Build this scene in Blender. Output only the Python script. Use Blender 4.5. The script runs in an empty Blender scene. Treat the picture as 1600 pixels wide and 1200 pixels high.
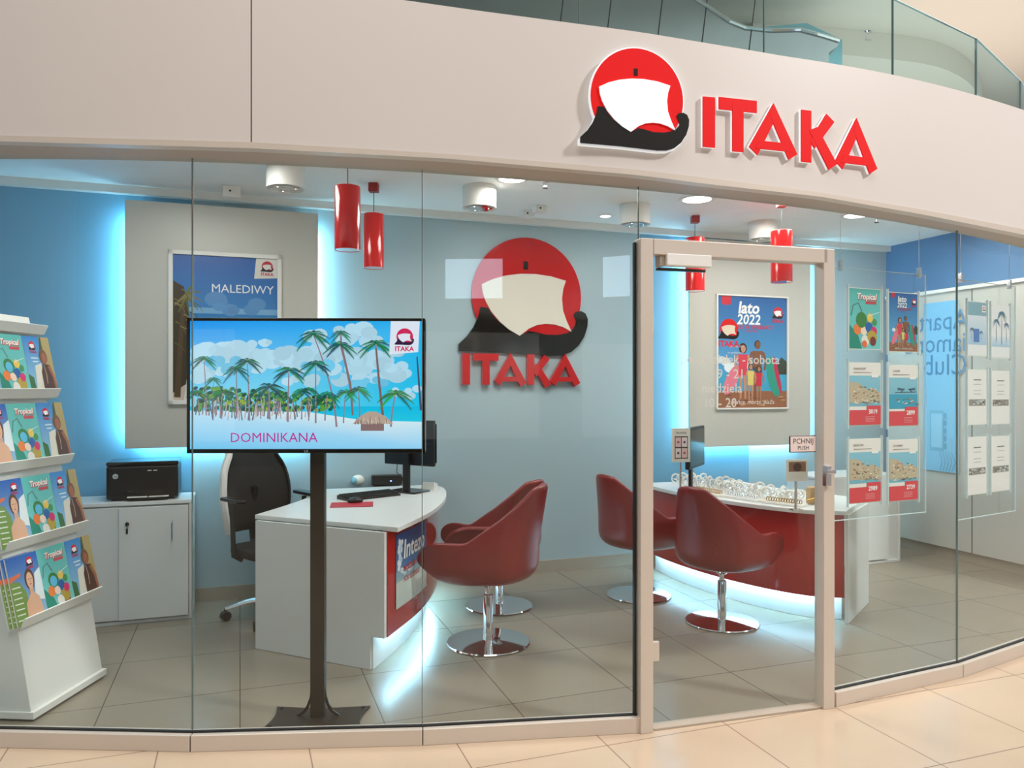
import bpy, bmesh, math, random
from mathutils import Vector, Matrix
random.seed(7)
PI = math.pi
scn = bpy.context.scene
C = scn.collection

# ------------------------------------------------------------ camera, world, exposure
HC, FPX, HOR = 1.55, 1200.0, 606.0
cd = bpy.data.cameras.new('camera'); cam = bpy.data.objects.new('camera', cd); C.objects.link(cam)
cam.location = (0, 0, HC); cam.rotation_euler = (PI/2, 0, 0)
cd.sensor_width = 36; cd.lens = FPX/1600*36; cd.shift_y = 6/1600; cd.clip_start = .05; cd.clip_end = 200
scn.camera = cam
w = bpy.data.worlds.new('World'); scn.world = w; w.use_nodes = True
WB = w.node_tree.nodes['Background']; WB.inputs[0].default_value = (1, .97, .93, 1); WB.inputs[1].default_value = .42
vs = scn.view_settings
vs.view_transform = 'Standard'; vs.look = 'None'; vs.exposure = -0.05; vs.gamma = 1; vs.use_curve_mapping = False

def lamp(name, loc, energy, color=(1, 1, 1), size=.3, rot=(0, 0, 0), kind='AREA', spread=None, size_y=None, spot=None):
    l = bpy.data.lights.new(name, kind); l.energy = energy; l.color = color
    if kind == 'AREA':
        l.size = size
        if size_y: l.shape = 'RECTANGLE'; l.size_y = size_y
        if spread: l.spread = spread
    else:
        l.shadow_soft_size = size
        if spot: l.spot_size = spot; l.spot_blend = .6
    o = bpy.data.objects.new(name, l); o.location = loc; o.rotation_euler = rot; C.objects.link(o)
    return o

TH = math.radians(19.5); CT, ST = math.cos(TH), math.sin(TH)
def ab(a, b, z=0): return Vector((a*CT - b*ST, a*ST + b*CT, z))      # room axes -> place
def toab(x, y): return (x*CT + y*ST, -x*ST + y*CT)
def ray(px, py): return Vector(((px-800)/FPX, 1, (HOR-py)/FPX))
def at(px, py, Y): r = ray(px, py)*Y; return Vector((r.x, r.y, r.z+HC))
def floor_at(px, py, z=0): return at(px, py, FPX*(HC-z)/(py-HOR))
def ceil_at(px, py, z): return at(px, py, FPX*(z-HC)/(HOR-py))
def wall_at(px, py, b):                                             # (a, z) on the plane b = const
    r = ray(px, py); t = b/(-ST*r.x + CT*r.y)
    return (r.x*CT + r.y*ST)*t, r.z*t + HC
def lin(c):
    def g(v):
        v /= 255.0
        return v/12.92 if v <= .04045 else ((v+.055)/1.055)**2.4
    return tuple(g(v) for v in c[:3])

# unseen lamps added to brighten the mall front, and soft shop ceiling light
BACK, CEIL = 6.0, 2.96
lamp('atrium_skylight', (-.6, -1.2, 9.5), 430, (1, .95, .88), 8, (math.radians(14), 0, 0), size_y=5)  # unseen fill added above the mall to light facade and floor
lamp('atrium_spotlight', (8.2, .2, 8.2), 3000, (1, .985, .97), .5, (math.radians(52), 0, math.radians(52)), kind='SPOT', spot=math.radians(80))  # unseen spot added to lift the right side of the fascia
for a, b, e in ((-.3, 4.6, 22), (1.9, 4.7, 24), (3.9, 4.8, 26), (5.3, 4.7, 22)):
    p = ab(a, b, CEIL-.03); lamp('shop_ceiling_light', p, e, (1, .95, .88), .7)

# ------------------------------------------------------------ materials
def mat(name, rgb, rough=.5, metal=0, bump=0, scale=30, var=.04, coat=0, emit=None, es=0, spec=.5, lcol=None):
    m = bpy.data.materials.new(name); m.use_nodes = True; nt = m.node_tree; p = nt.nodes['Principled BSDF']
    c = lcol or lin(rgb)
    tc = nt.nodes.new('ShaderNodeTexCoord'); nz = nt.nodes.new('ShaderNodeTexNoise'); nz.inputs['Scale'].default_value = scale
    nz.inputs['Detail'].default_value = 3
    nt.links.new(tc.outputs['Object'], nz.inputs['Vector'])
    mx = nt.nodes.new('ShaderNodeMix'); mx.data_type = 'RGBA'
    mx.inputs['A'].default_value = (*[v*(1-var) for v in c], 1); mx.inputs['B'].default_value = (*[min(1, v*(1+var)) for v in c], 1)
    nt.links.new(nz.outputs['Fac'], mx.inputs['Factor']); nt.links.new(mx.outputs['Result'], p.inputs['Base Color'])
    p.inputs['Roughness'].default_value = rough; p.inputs['Metallic'].default_value = metal
    p.inputs['Coat Weight'].default_value = coat; p.inputs['Coat Roughness'].default_value = .08
    p.inputs['Specular IOR Level'].default_value = spec
    if bump:
        b = nt.nodes.new('ShaderNodeBump'); b.inputs['Strength'].default_value = bump; b.inputs['Distance'].default_value = .002
        nt.links.new(nz.outputs['Fac'], b.inputs['Height']); nt.links.new(b.outputs['Normal'], p.inputs['Normal'])
    if emit:
        p.inputs['Emission Color'].default_value = (*lin(emit), 1); p.inputs['Emission Strength'].default_value = es
    return m
def glassmat(name, tint, f0=.045, gain=1.0):
    m = bpy.data.materials.new(name); m.use_nodes = True; nt = m.node_tree; nt.nodes.clear()
    N = nt.nodes.new; L = nt.links.new
    g = N('ShaderNodeNewGeometry'); d = N('ShaderNodeVectorMath'); d.operation = 'DOT_PRODUCT'
    L(g.outputs['Incoming'], d.inputs[0]); L(g.outputs['Normal'], d.inputs[1])
    def math_(op, a, b=None):
        n = N('ShaderNodeMath'); n.operation = op
        for i, v in enumerate((a, b)):
            if v is None: continue
            if isinstance(v, (int, float)): n.inputs[i].default_value = v
            else: L(v, n.inputs[i])
        return n.outputs[0]
    ca = math_('ABSOLUTE', d.outputs['Value']); om = math_('SUBTRACT', 1, ca); p5 = math_('POWER', om, 5)
    fr = math_('ADD', math_('MULTIPLY', p5, 1-f0), f0*gain)
    t = N('ShaderNodeBsdfTransparent'); t.inputs[0].default_value = (*tint, 1)
    gl = N('ShaderNodeBsdfGlossy'); gl.inputs['Roughness'].default_value = .0; gl.inputs['Color'].default_value = (1, 1, 1, 1)
    mx = N('ShaderNodeMixShader'); L(fr, mx.inputs[0]); L(t.outputs[0], mx.inputs[1]); L(gl.outputs[0], mx.inputs[2])
    o = N('ShaderNodeOutputMaterial'); L(mx.outputs[0], o.inputs[0])
    return m
def tilemat(name, rgb, mortar, size, oa, ob, rough, var=.05, ms=.006):
    m = bpy.data.materials.new(name); m.use_nodes = True; nt = m.node_tree; p = nt.nodes['Principled BSDF']; N = nt.nodes.new; L = nt.links.new
    tc = N('ShaderNodeTexCoord'); mp = N('ShaderNodeMapping'); mp.inputs['Location'].default_value = (-oa+size*20, -ob+size*20, 0)
    L(tc.outputs['Object'], mp.inputs['Vector'])
    br = N('ShaderNodeTexBrick'); br.offset = 0; br.squash = 1
    c = lin(rgb)
    br.inputs['Color1'].default_value = (*[v*(1-var) for v in c], 1); br.inputs['Color2'].default_value = (*[v*(1+var) for v in c], 1)
    br.inputs['Mortar'].default_value = (*lin(mortar), 1); br.inputs['Scale'].default_value = 1
    br.inputs['Brick Width'].default_value = size; br.inputs['Row Height'].default_value = size
    br.inputs['Mortar Size'].default_value = ms/2; br.inputs['Mortar Smooth'].default_value = .1
    L(mp.outputs[0], br.inputs['Vector'])
    nz = N('ShaderNodeTexNoise'); nz.inputs['Scale'].default_value = 2.2; nz.inputs['Detail'].default_value = 5
    L(tc.outputs['Object'], nz.inputs['Vector'])
    cr = N('ShaderNodeMapRange'); cr.inputs['To Min'].default_value = .9; cr.inputs['To Max'].default_value = 1.1
    L(nz.outputs['Fac'], cr.inputs['Value'])
    mu = N('ShaderNodeMix'); mu.data_type = 'RGBA'; mu.blend_type = 'MULTIPLY'; mu.inputs['Factor'].default_value = 1
    L(br.outputs['Color'], mu.inputs['A']); L(cr.outputs['Result'], mu.inputs['B']); L(mu.outputs['Result'], p.inputs['Base Color'])
    r2 = N('ShaderNodeMapRange'); r2.inputs['To Min'].default_value = rough*.97; r2.inputs['To Max'].default_value = rough*1.03
    L(nz.outputs['Fac'], r2.inputs['Value']); L(r2.outputs['Result'], p.inputs['Roughness'])
    return m
def picmat(name, emit=0, rough=.35):
    m = bpy.data.materials.new(name); m.use_nodes = True; nt = m.node_tree; p = nt.nodes['Principled BSDF']
    at_ = nt.nodes.new('ShaderNodeVertexColor'); at_.layer_name = 'Col'
    if emit:
        nt.links.new(at_.outputs['Color'], p.inputs['Emission Color']); p.inputs['Emission Strength'].default_value = emit
        p.inputs['Base Color'].default_value = (.01, .01, .01, 1)
    else: nt.links.new(at_.outputs['Color'], p.inputs['Base Color'])
    p.inputs['Roughness'].default_value = rough
    return m
def emat(name, rgb, s):
    m = bpy.data.materials.new(name); m.use_nodes = True; nt = m.node_tree; nt.nodes.clear()
    e = nt.nodes.new('ShaderNodeEmission'); e.inputs[0].default_value = (*rgb, 1); e.inputs[1].default_value = s
    o = nt.nodes.new('ShaderNodeOutputMaterial'); nt.links.new(e.outputs[0], o.inputs[0]); return m

W = {}
W['glass'] = glassmat('shopfront_glass', (.955, .985, .98), .022)
W['glass_edge'] = mat('glass_edge', (90, 110, 108), .15, spec=.8)
W['balglass'] = glassmat('balustrade_glass', (.80, .935, .96), .04)
W['acrylic'] = glassmat('acrylic', (.97, .99, .99), .05)
W['acrylic_edge'] = mat('acrylic_edge', (215, 228, 230), .2, emit=(230, 240, 245), es=0)
W['fascia'] = mat('fascia_panel', (213, 205, 200), .45, var=.02, scale=2)
W['alu'] = mat('anodised_aluminium', (214, 202, 190), .38, .25, scale=8, var=.03)
W['soffit'] = mat('soffit_brown', (182, 166, 150), .5, 0, scale=8, var=.03)
W['dark'] = mat('dark_gasket', (18, 18, 20), .5)
W['mall_tile'] = tilemat('mall_tile', (208, 184, 159), (150, 128, 110), .61, 2.72, 3.0, .16, .02)
W['shop_tile'] = tilemat('shop_tile', (139, 129, 114), (84, 76, 68), .63, 1.89, 3.55, .26, .04)
W['wall_blue'] = mat('wall_paint_blue', (112, 166, 196), .6, var=.02, scale=3)
W['wall_pale'] = mat('wall_paint_grey_blue', (168, 190, 198), .5, var=.02, scale=3)
W['wall_deep'] = mat('wall_paint_deep_blue', (78, 122, 165), .6, var=.02, scale=3)
W['ceil'] = mat('ceiling_paint', (246, 246, 244), .7, var=.02, scale=3)
W['panel'] = mat('panel_laminate', (196, 194, 186), .35, var=.015, scale=4)
W['skirt'] = mat('skirting_tile', (168, 156, 140), .3, var=.06, scale=5)
W['white'] = mat('white_laminate', (226, 226, 224), .32, var=.012, scale=6)
W['white_m'] = mat('white_metal', (232, 230, 226), .4, var=.01)
W['red_gloss'] = mat('red_gloss_laminate', (178, 18, 18), .12, coat=.6, var=.03, scale=5)
W['leather'] = mat('red_leather', (126, 6, 6), .34, bump=.25, scale=260, var=.08, coat=.1)
W['chrome'] = mat('chrome', (225, 225, 228), .06, 1, var=.01)
W['black'] = mat('black_plastic', (16, 16, 18), .35, bump=.05, scale=80, var=.15)
W['blackg'] = mat('black_gloss_plastic', (10, 10, 11), .12, var=.1)
W['brown_m'] = mat('dark_bronze_metal', (52, 44, 38), .4, .4, var=.08)
W['mesh'] = mat('black_mesh_fabric', (30, 30, 30), .8, bump=.6, scale=400, var=.25)
W['lamp_red'] = mat('red_glass_shade', (196, 16, 18), .15, coat=.5, var=.03, emit=(200, 10, 10), es=.15)
W['cap_red'] = mat('red_painted_cap', (150, 28, 30), .4)
W['sign_red'] = mat('sign_red', (222, 10, 14), .6, spec=.2, var=.01, emit=(235, 20, 22), es=.10)
W['sign_white'] = mat('sign_white', (245, 248, 250), .5, spec=.3, var=.005, emit=(228, 242, 252), es=.42)
W['sign_black'] = mat('sign_black', (22, 18, 14), .3)
W['wred'] = mat('acrylic_red', (196, 10, 18), .1, var=.01, coat=.4)
W['wred_side'] = mat('acrylic_red_side', (150, 8, 12), .25)
W['wwhite'] = mat('acrylic_white', (228, 222, 208), .2, var=.01)
W['wblack'] = mat('acrylic_black', (16, 14, 12), .08, coat=.5)
W['print'] = picmat('printed_picture'); W['screen'] = picmat('lit_screen', 1.0, .1)
W['decal'] = picmat('window_lettering', 0, .5)
W['paper'] = mat('paper', (238, 236, 230), .6)
W['led'] = emat('blue_white_led', (.36, .78, 1.0), 44)
W['led_soft'] = emat('blue_white_led_toe', (.36, .76, 1.0), 75)
W['lampw'] = emat('lamp_diffuser', (1, .97, .92), 6)
W['bulb'] = emat('small_spot_bulb', (1, .97, .92), 9)
W['clad'] = mat('grey_metal_cladding', (118, 120, 116), .42, .3, var=.15, scale=2)
W['teal'] = mat('pale_teal_bulkhead', (130, 185, 195), .5)
W['upper'] = mat('upper_ceiling_white', (228, 219, 208), .7, var=.01, scale=1)
W['cork'] = mat('tan_wood', (206, 172, 128), .5, var=.12, scale=40)
W['gold'] = mat('gold_metal', (205, 160, 90), .2, 1)
W['silver'] = mat('silver_metal', (230, 230, 235), .12, 1)
W['whites'] = mat('white_satin', (240, 236, 228), .3)
W['cord'] = mat('grey_cord', (70, 74, 78), .5)
W['mred'] = mat('mouse_mat_red', (190, 30, 50), .6)
W['opp'] = mat('opposite_wall', (120, 110, 100), .6, var=.05, scale=1)
W['oppd'] = mat('opposite_dark', (70, 62, 56), .5)
W['window'] = emat('daylight_pane', (.62, .82, 1.0), 7.5)
W['shoplit'] = emat('lit_shop_interior', (1.0, .93, .84), .8)
W['shoplit2'] = emat('lit_shop_strip', (1.0, .97, .92), 6)

# ------------------------------------------------------------ mesh helpers
def ring(bm, pts): return [bm.verts.new(p) for p in pts]
def add_box(bm, c, s, rz=0, M=None):
    R = Matrix.Translation(c) @ (Matrix.Rotation(rz, 4, 'Z') if rz else Matrix.Identity(4))
    if M is not None: R = R @ M
    r = bmesh.ops.create_cube(bm, size=1, matrix=R @ Matrix.Diagonal((*s, 1)))
    return r['verts']
def add_prism(bm, poly, z0, z1):
    a = ring(bm, [(x, y, z0) for x, y in poly]); b = ring(bm, [(x, y, z1) for x, y in poly]); n = len(poly)
    bm.faces.new(list(reversed(a))); bm.faces.new(b)
    for i in range(n): bm.faces.new((a[i], a[(i+1) % n], b[(i+1) % n], b[i]))
def add_ext(bm, poly, y0, y1):      # polygon in x,z pushed along y
    a = ring(bm, [(x, y0, z) for x, z in poly]); b = ring(bm, [(x, y1, z) for x, z in poly]); n = len(poly)
    bm.faces.new(a); bm.faces.new(list(reversed(b)))
    for i in range(n): bm.faces.new((a[(i+1) % n], a[i], b[i], b[(i+1) % n]))
def add_extx(bm, poly, x0, x1):     # polygon in y,z pushed along x
    a = ring(bm, [(x0, y, z) for y, z in poly]); b = ring(bm, [(x1, y, z) for y, z in poly]); n = len(poly)
    bm.faces.new(list(reversed(a))); bm.faces.new(b)
    for i in range(n): bm.faces.new((a[i], a[(i+1) % n], b[(i+1) % n], b[i]))
def add_lathe(bm, prof, c=(0, 0, 0), n=32):
    rs = []
    for r, z in prof:
        rs.append(ring(bm, [(c[0]+max(r, 1e-4)*math.cos(2*PI*i/n), c[1]+max(r, 1e-4)*math.sin(2*PI*i/n), c[2]+z) for i in range(n)]))
    for k in range(len(rs)-1):
        for i in range(n): bm.faces.new((rs[k][i], rs[k][(i+1) % n], rs[k+1][(i+1) % n], rs[k+1][i]))
    bm.faces.new(list(reversed(rs[0]))); bm.faces.new(rs[-1])
def add_tube(bm, path, r, n=8):
    path = [Vector(p) for p in path]; rs = []
    for i, p in enumerate(path):
        d = (path[min(i+1, len(path)-1)]-path[max(i-1, 0)]).normalized()
        up = Vector((0, 0, 1)) if abs(d.z) < .95 else Vector((1, 0, 0))
        u = d.cross(up).normalized(); v = d.cross(u)
        rr = r[i] if isinstance(r, (list, tuple)) else r
        rs.append(ring(bm, [p+u*rr*math.cos(2*PI*k/n)+v*rr*math.sin(2*PI*k/n) for k in range(n)]))
    for k in range(len(rs)-1):
        for i in range(n): bm.faces.new((rs[k][i], rs[k][(i+1) % n], rs[k+1][(i+1) % n], rs[k+1][i]))
    bm.faces.new(list(reversed(rs[0]))); bm.faces.new(rs[-1])
def add_sphere(bm, c, r, s=(1, 1, 1), seg=16):
    bmesh.ops.create_uvsphere(bm, u_segments=seg, v_segments=max(6, seg//2), radius=r, matrix=Matrix.Translation(c) @ Matrix.Diagonal((*s, 1)))
def BM(fn=None, *a, **k):
    bm = bmesh.new()
    if fn: fn(bm, *a, **k)
    return bm
def obj(name, bm, m, parent=None, smooth=False, bevel=0, loc=None, rz=None, recalc=True):
    if recalc: bmesh.ops.recalc_face_normals(bm, faces=bm.faces)
    me = bpy.data.meshes.new(name); bm.to_mesh(me); bm.free()
    for mm in (m if isinstance(m, (list, tuple)) else [m]): me.materials.append(mm)
    if smooth: me.shade_smooth()
    o = bpy.data.objects.new(name, me); C.objects.link(o)
    if parent: o.parent = parent
    if loc is not None: o.location = loc
    if rz is not None: o.rotation_euler = (0, 0, rz)
    if bevel:
        b = o.modifiers.new('bevel', 'BEVEL'); b.width = bevel; b.segments = 2; b.limit_method = 'ANGLE'; b.angle_limit = math.radians(40)
    if smooth:
        try:
            me.set_sharp_from_angle(angle=math.radians(42))
        except Exception: pass
    return o
def box(name, c, s, m, parent=None, bevel=0, rz=0, **k): return obj(name, BM(add_box, c, s, rz), m, parent, bevel=bevel, **k)
def tag(o, label, cat, group=None, kind=None):
    if label: o['label'] = label
    if cat: o['category'] = cat
    if group: o['group'] = group
    if kind: o['kind'] = kind
    return o
def thing(name, label, cat, loc=(0, 0, 0), rz=0, group=None):
    o = bpy.data.objects.new(name, None); o.empty_display_size = .1; C.objects.link(o); o.location = loc; o.rotation_euler = (0, 0, rz)
    return tag(o, label, cat, group)
def kids(o): return [c for c in bpy.data.objects if c.parent == o]
def copy_tree(o, parent=None):
    c = o.copy(); C.objects.link(c); c.parent = parent
    for ch in kids(o): copy_tree(ch, c)
    return c
def struct(o, label=None, cat=None):
    o['kind'] = 'structure'
    if label: o['label'] = label
    if cat: o['category'] = cat
    return o

# ------------------------------------------------------------ printed pictures: flat coloured shapes on one mesh
_tc = {}
def textmesh(s, size, align='CENTER', shear=0, bold=0):
    key = (s, align, shear, bold)
    if key not in _tc:
        cu = bpy.data.curves.new('t', 'FONT'); cu.body = s; cu.size = 1; cu.align_x = align; cu.align_y = 'CENTER'; cu.resolution_u = 2
        cu.shear = shear; cu.offset = bold
        o = bpy.data.objects.new('t', cu); C.objects.link(o); me = bpy.data.meshes.new_from_object(o)
        _tc[key] = ([tuple(v.co[:2]) for v in me.vertices], [tuple(p.vertices) for p in me.polygons])
        bpy.data.objects.remove(o); bpy.data.curves.remove(cu); bpy.data.meshes.remove(me)
    v, f = _tc[key]
    return [(x*size, y*size) for x, y in v], f
class Pic:
    """x right, z up, faces -y; layer k lies k*step in front"""
    def __init__(s, step=.0004): s.bm = bmesh.new(); s.col = s.bm.loops.layers.float_color.new('Col'); s.step = step; s.n = 0
    def poly(s, pts, c, k=1, cols=None):
        s.n += 1; y = -(k+(s.n % 12)/14)*s.step          # overlapping shapes of one layer never share a plane
        vs_ = [s.bm.verts.new((x, y, z)) for x, z in pts]
        try: f = s.bm.faces.new(vs_)
        except ValueError: return
        for i, l in enumerate(f.loops): l[s.col] = (*lin(cols[i] if cols else c), 1)
    def rect(s, x0, z0, x1, z1, c, k=1, top=None):
        s.poly([(x0, z0), (x1, z0), (x1, z1), (x0, z1)], c, k, None if top is None else [c, c, top, top])
    def ell(s, x, z, rx, rz, c, k=1, n=16, rot=0):
        s.poly([(x+rx*math.cos(t)*math.cos(rot)-rz*math.sin(t)*math.sin(rot), z+rx*math.cos(t)*math.sin(rot)+rz*math.sin(t)*math.cos(rot)) for t in [2*PI*i/n for i in range(n)]], c, k)
    def line(s, pts, w0, w1, c, k=1):
        n = len(pts); L = []; R = []
        for i, p in enumerate(pts):
            q0 = pts[max(0, i-1)]; q1 = pts[min(n-1, i+1)]; dx, dz = q1[0]-q0[0], q1[1]-q0[1]; d = math.hypot(dx, dz) or 1
            ww = (w0+(w1-w0)*i/max(1, n-1))/2
            L.append((p[0]-dz/d*ww, p[1]+dx/d*ww)); R.append((p[0]+dz/d*ww, p[1]-dx/d*ww))
        for i in range(n-1): s.poly([L[i], L[i+1], R[i+1], R[i]], c, k)
    def text(s, t, x, z, size, c, k=3, align='CENTER', sx=1, shear=0, bold=0, flip=False):
        v, f = textmesh(t, size, align, shear, bold)
        for p in f:
            s.poly([(x+(-1 if flip else 1)*v[i][0]*sx, z+v[i][1]) for i in p], c, k)
    def palm(s, x, z, h, lean, r, g=(30, 90, 50), trunk=(120, 100, 90), k=4, n=9, clip=None):
        pts = [(x+lean*(t**1.6), z+h*t) for t in [i/6 for i in range(7)]]
        s.line(pts, r*.11, r*.06, trunk, k); cx, cz = pts[-1]
        for i in range(n):
            an = math.radians(-25+230*i/(n-1))+random.uniform(-.12, .12); L = r*random.uniform(.8, 1.05)
            sp = []
            for j in range(8):
                t = j/7; sp.append((cx+math.cos(an)*L*t, cz+math.sin(an)*L*t*.75-L*.55*t*t))
            gg = tuple(int(v*random.uniform(.65, 1.35)) for v in g)
            s.line(sp, r*.05, r*.015, gg, k+1)
            for j in range(1, 15):
                t = j/14; bx = cx+math.cos(an)*L*t; bz = cz+math.sin(an)*L*t*.75-L*.55*t*t; ln = r*.40*(1-abs(t-.45))
                for sg in (-1, 1):
                    a2 = an+sg*.9; s.poly([(bx-r*.03, bz), (bx+r*.03, bz), (bx+ln*math.cos(a2)*.8, bz+ln*math.sin(a2)*.4-ln*.5)], gg, k+1)
    def done(s, name, m, parent=None, **kw): return obj(name, s.bm, m, parent, recalc=False, **kw)

# the ship emblem, in units of the disc's radius
def up(P): return [((x-735)/341, (411-z)/341) for x, z in P]
SAIL = up([(452, 355), (520, 322), (600, 298), (690, 284), (780, 281), (880, 290), (975, 312), (958, 360), (950, 420), (957, 490), (980, 550), (1012, 614), (960, 588), (900, 573), (845, 571), (790, 580), (740, 602), (683, 645), (620, 612), (560, 565), (510, 510), (475, 450), (458, 400)])
HULL = up([(445, 485), (432, 540), (405, 600), (365, 655), (317, 700), (317, 740), (600, 746), (880, 760), (950, 756), (1010, 735), (1060, 695), (1097, 640), (1117, 580), (1120, 535), (1105, 502), (1076, 488), (1040, 494), (1024, 514), (1040, 545), (1048, 572), (1025, 600), (985, 622), (930, 634), (850, 635), (790, 622), (740, 615), (683, 645), (620, 612), (560, 570), (520, 530), (490, 488)])
DISC = [(math.cos(t), math.sin(t)) for t in [2*PI*i/56 for i in range(56)]]
DISC = [(x, z) for x, z in DISC if z > -.80]; DISC.sort(key=lambda p: math.atan2(p[0], -p[1]))
DOT = up([(708, 210), (736, 210), (736, 257), (708, 257)])
def emblem_pic(p, x, z, r, red=(215, 20, 35), blk=(25, 18, 20), wht=(240, 240, 240), k=4, name=True):
    T = lambda P: [(x+a*r, z+b*r) for a, b in P]
    p.poly(T(DISC), red, k); p.poly(T(HULL), blk, k+1); p.poly(T(SAIL), wht, k+2)
    if name: p.text('ITAKA', x-.05*r, z-1.5*r, .80*r, red, k+2, bold=.03)
# block letters as overlapping bars (height 1)
LET = {
 'I': (.23, [[(0, 0), (.23, 0), (.23, 1), (0, 1)]]),
 'T': (.76, [[(0, .77), (.76, .77), (.76, 1), (0, 1)], [(.27, 0), (.49, 0), (.49, .9), (.27, .9)]]),
 'A': (.98, [[(.49, 1.03), (0, .12), (.17, -.03), (.56, .78)], [(.49, 1.03), (.42, .78), (.80, -.06), (.98, .06)], [(.12, .10), (.20, .26), (.80, .26), (.88, .10)]]),
 'K': (.74, [[(0, 0), (.21, 0), (.21, 1), (0, 1)], [(.18, .42), (.53, .98), (.70, .84), (.28, .28)], [(.16, .62), (.33, .70), (.76, .02), (.58, -.10)]]),
}
def word_layout():
    out = []; x = 0
    for ch, gap in zip('ITAKA', (.10, -.12, .04, -.02, 0)):
        out.append((ch, x, LET[ch])); x += LET[ch][0]+gap
    return out, x

# ------------------------------------------------------------ the facade line
V = [(-3.27, 3.50), (-2.33, 3.345), (-1.37, 3.30), (-.39, 3.36), (.575, 3.48), (1.56, 3.76), (2.40, 4.14), (3.22, 4.64), (3.98, 5.26), (4.55, 5.85)]
PXB = [-400, 0, 295, 655, 992, 1288, 1490, 1600, 1800, 2000]
def interp(t, xs, ys):
    if t <= xs[0]: return ys[0]
    for i in range(len(xs)-1):
        if t <= xs[i+1]: return ys[i]+(ys[i+1]-ys[i])*(t-xs[i])/(xs[i+1]-xs[i])
    return ys[-1]
def vpx(v): return 800+FPX*v[0]/v[1]
def top_z(v):        # height of the glass head along the facade: falls gently to the right
    y = interp(vpx(v), [-400, 0, 290, 650, 988, 1285, 1488, 1600, 1750], [243, 243, 247, 264, 291, 324, 358, 384, 420])
    return HC + (HOR-y)/FPX*v[1]*1.0
TZ = [top_z(v) for v in V]; TZ[0] = TZ[1]+.005; TZ[-2] = TZ[-3]-.02; TZ[-1] = TZ[-2]-.02
def off(v0, v1, d):   # unit normal pointing into the shop
    dx, dy = v1[0]-v0[0], v1[1]-v0[1]; L = math.hypot(dx, dy); return (-dy/L*d, dx/L*d)
def vnorm(i):
    a = off(V[max(0, i-1)], V[max(0, i-1)+1], 1); b = off(V[min(i, len(V)-2)], V[min(i, len(V)-2)+1], 1)
    n = Vector((a[0]+b[0], a[1]+b[1])); n.normalize(); return n
def facet(i):         # origin, angle, length
    v0, v1 = V[i], V[i+1]; return Vector((v0[0], v0[1], 0)), math.atan2(v1[1]-v0[1], v1[0]-v0[0]), math.hypot(v1[0]-v0[0], v1[1]-v0[1])
def facet_at(i, px, py, d=0):   # local (x, z) on the facet plane moved d into the shop
    o, an, L = facet(i); n = Vector((-math.sin(an), math.cos(an))); r = ray(px, py)
    t = (n.x*o.x+n.y*o.y+d)/(n.x*r.x+n.y*r.y)
    return (r.x*t-o.x)*math.cos(an)+(r.y*t-o.y)*math.sin(an), r.z*t+HC

# floors
def poly_floor(name, pts, m, z=0):
    bm = bmesh.new(); q = [toab(*p) for p in pts]
    add_prism(bm, q, z-.1, z)
    return struct(obj(name, bm, m, rz=TH))
WL, WR = -2.0, 6.1
inner = [(ab(WL, BACK).x, ab(WL, BACK).y), (ab(WR, BACK).x, ab(WR, BACK).y)]
rgt = ab(WR, toab(*V[-1])[1]); lft = ab(WL, toab(*V[0])[1])
poly_floor('floor', [(lft.x, lft.y)]+V+[(rgt.x, rgt.y)]+[inner[1], inner[0]], W['shop_tile'])
poly_floor('floor_mall', [(-9, -9), (12, -9), (12, 5.2)] + [V[-1]]+list(reversed(V[:-1]))+[(-9, 4.5)], W['mall_tile'])

# walls (boxes behind their faces)
def room_box(name, a0, a1, b0, b1, z0, z1, m, lab=None, bevel=0):
    o = obj(name, BM(add_box, ((a0+a1)/2, (b0+b1)/2, (z0+z1)/2), (a1-a0, b1-b0, z1-z0)), m, rz=TH, bevel=bevel)
    return struct(o)
JN = wall_at(300, 500, BACK)[0]; JE = wall_at(1000, 500, BACK)[0]
room_box('wall_back', WL-.1, JN, BACK, BACK+.1, 0, CEIL, W['wall_blue'])
room_box('wall_middle', JN, JE, BACK, BACK+.1, 0, CEIL, W['wall_pale'])
JW = wall_at(1170, 500, BACK)[0]
room_box('wall_rear', JE, JW, BACK, BACK+.1, 0, CEIL, W['wall_blue'])
room_box('wall_rear_right', JW, WR+.1, BACK, BACK+.1, 0, CEIL, W['wall_pale'])
room_box('wall_left', WL-.1, WL, 3.3, BACK, 0, CEIL, W['wall_blue'])
room_box('wall_right', WR, WR+.1, 3.0, BACK, 0, CEIL, W['wall_deep'])
room_box('wall_right_cladding', WR-.05, WR-.001, 3.4, 5.93, .10, 2.42, W['panel'])
for b in (4.35, 5.0): room_box('trim_1', WR-.054, WR-.0501, b-.003, b+.003, .1, 2.42, W['dark'])
room_box('trim_2', WR-.075, WR-.0001, 3.4, 5.94, 2.42, 2.45, W['white_m'])
room_box('baseboard_back', WL, WR, BACK-.012, BACK-.0005, 0.0005, .10, W['skirt'])
room_box('baseboard_right', WR-.015, WR-.0005, 3.2, BACK-.013, 0.0005, .10, W['skirt'])
room_box('trim_3', WL, WR, BACK-.06, BACK-.0005, CEIL-.055, CEIL-.001, W['white_m'])
bm = bmesh.new()
q = [toab(*p) for p in [(lft.x, lft.y)]+V+[(rgt.x, rgt.y)]+[inner[1], inner[0]]]
# interior ceiling begins a little behind the glass head
qi = [toab(V[i][0]+vnorm(i).x*.08, V[i][1]+vnorm(i).y*.08) for i in range(len(V))]
add_prism(bm, [q[0]]+qi+q[-3:], CEIL, CEIL+.035)
struct(obj('ceiling', bm, W['ceil'], rz=TH))

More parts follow.
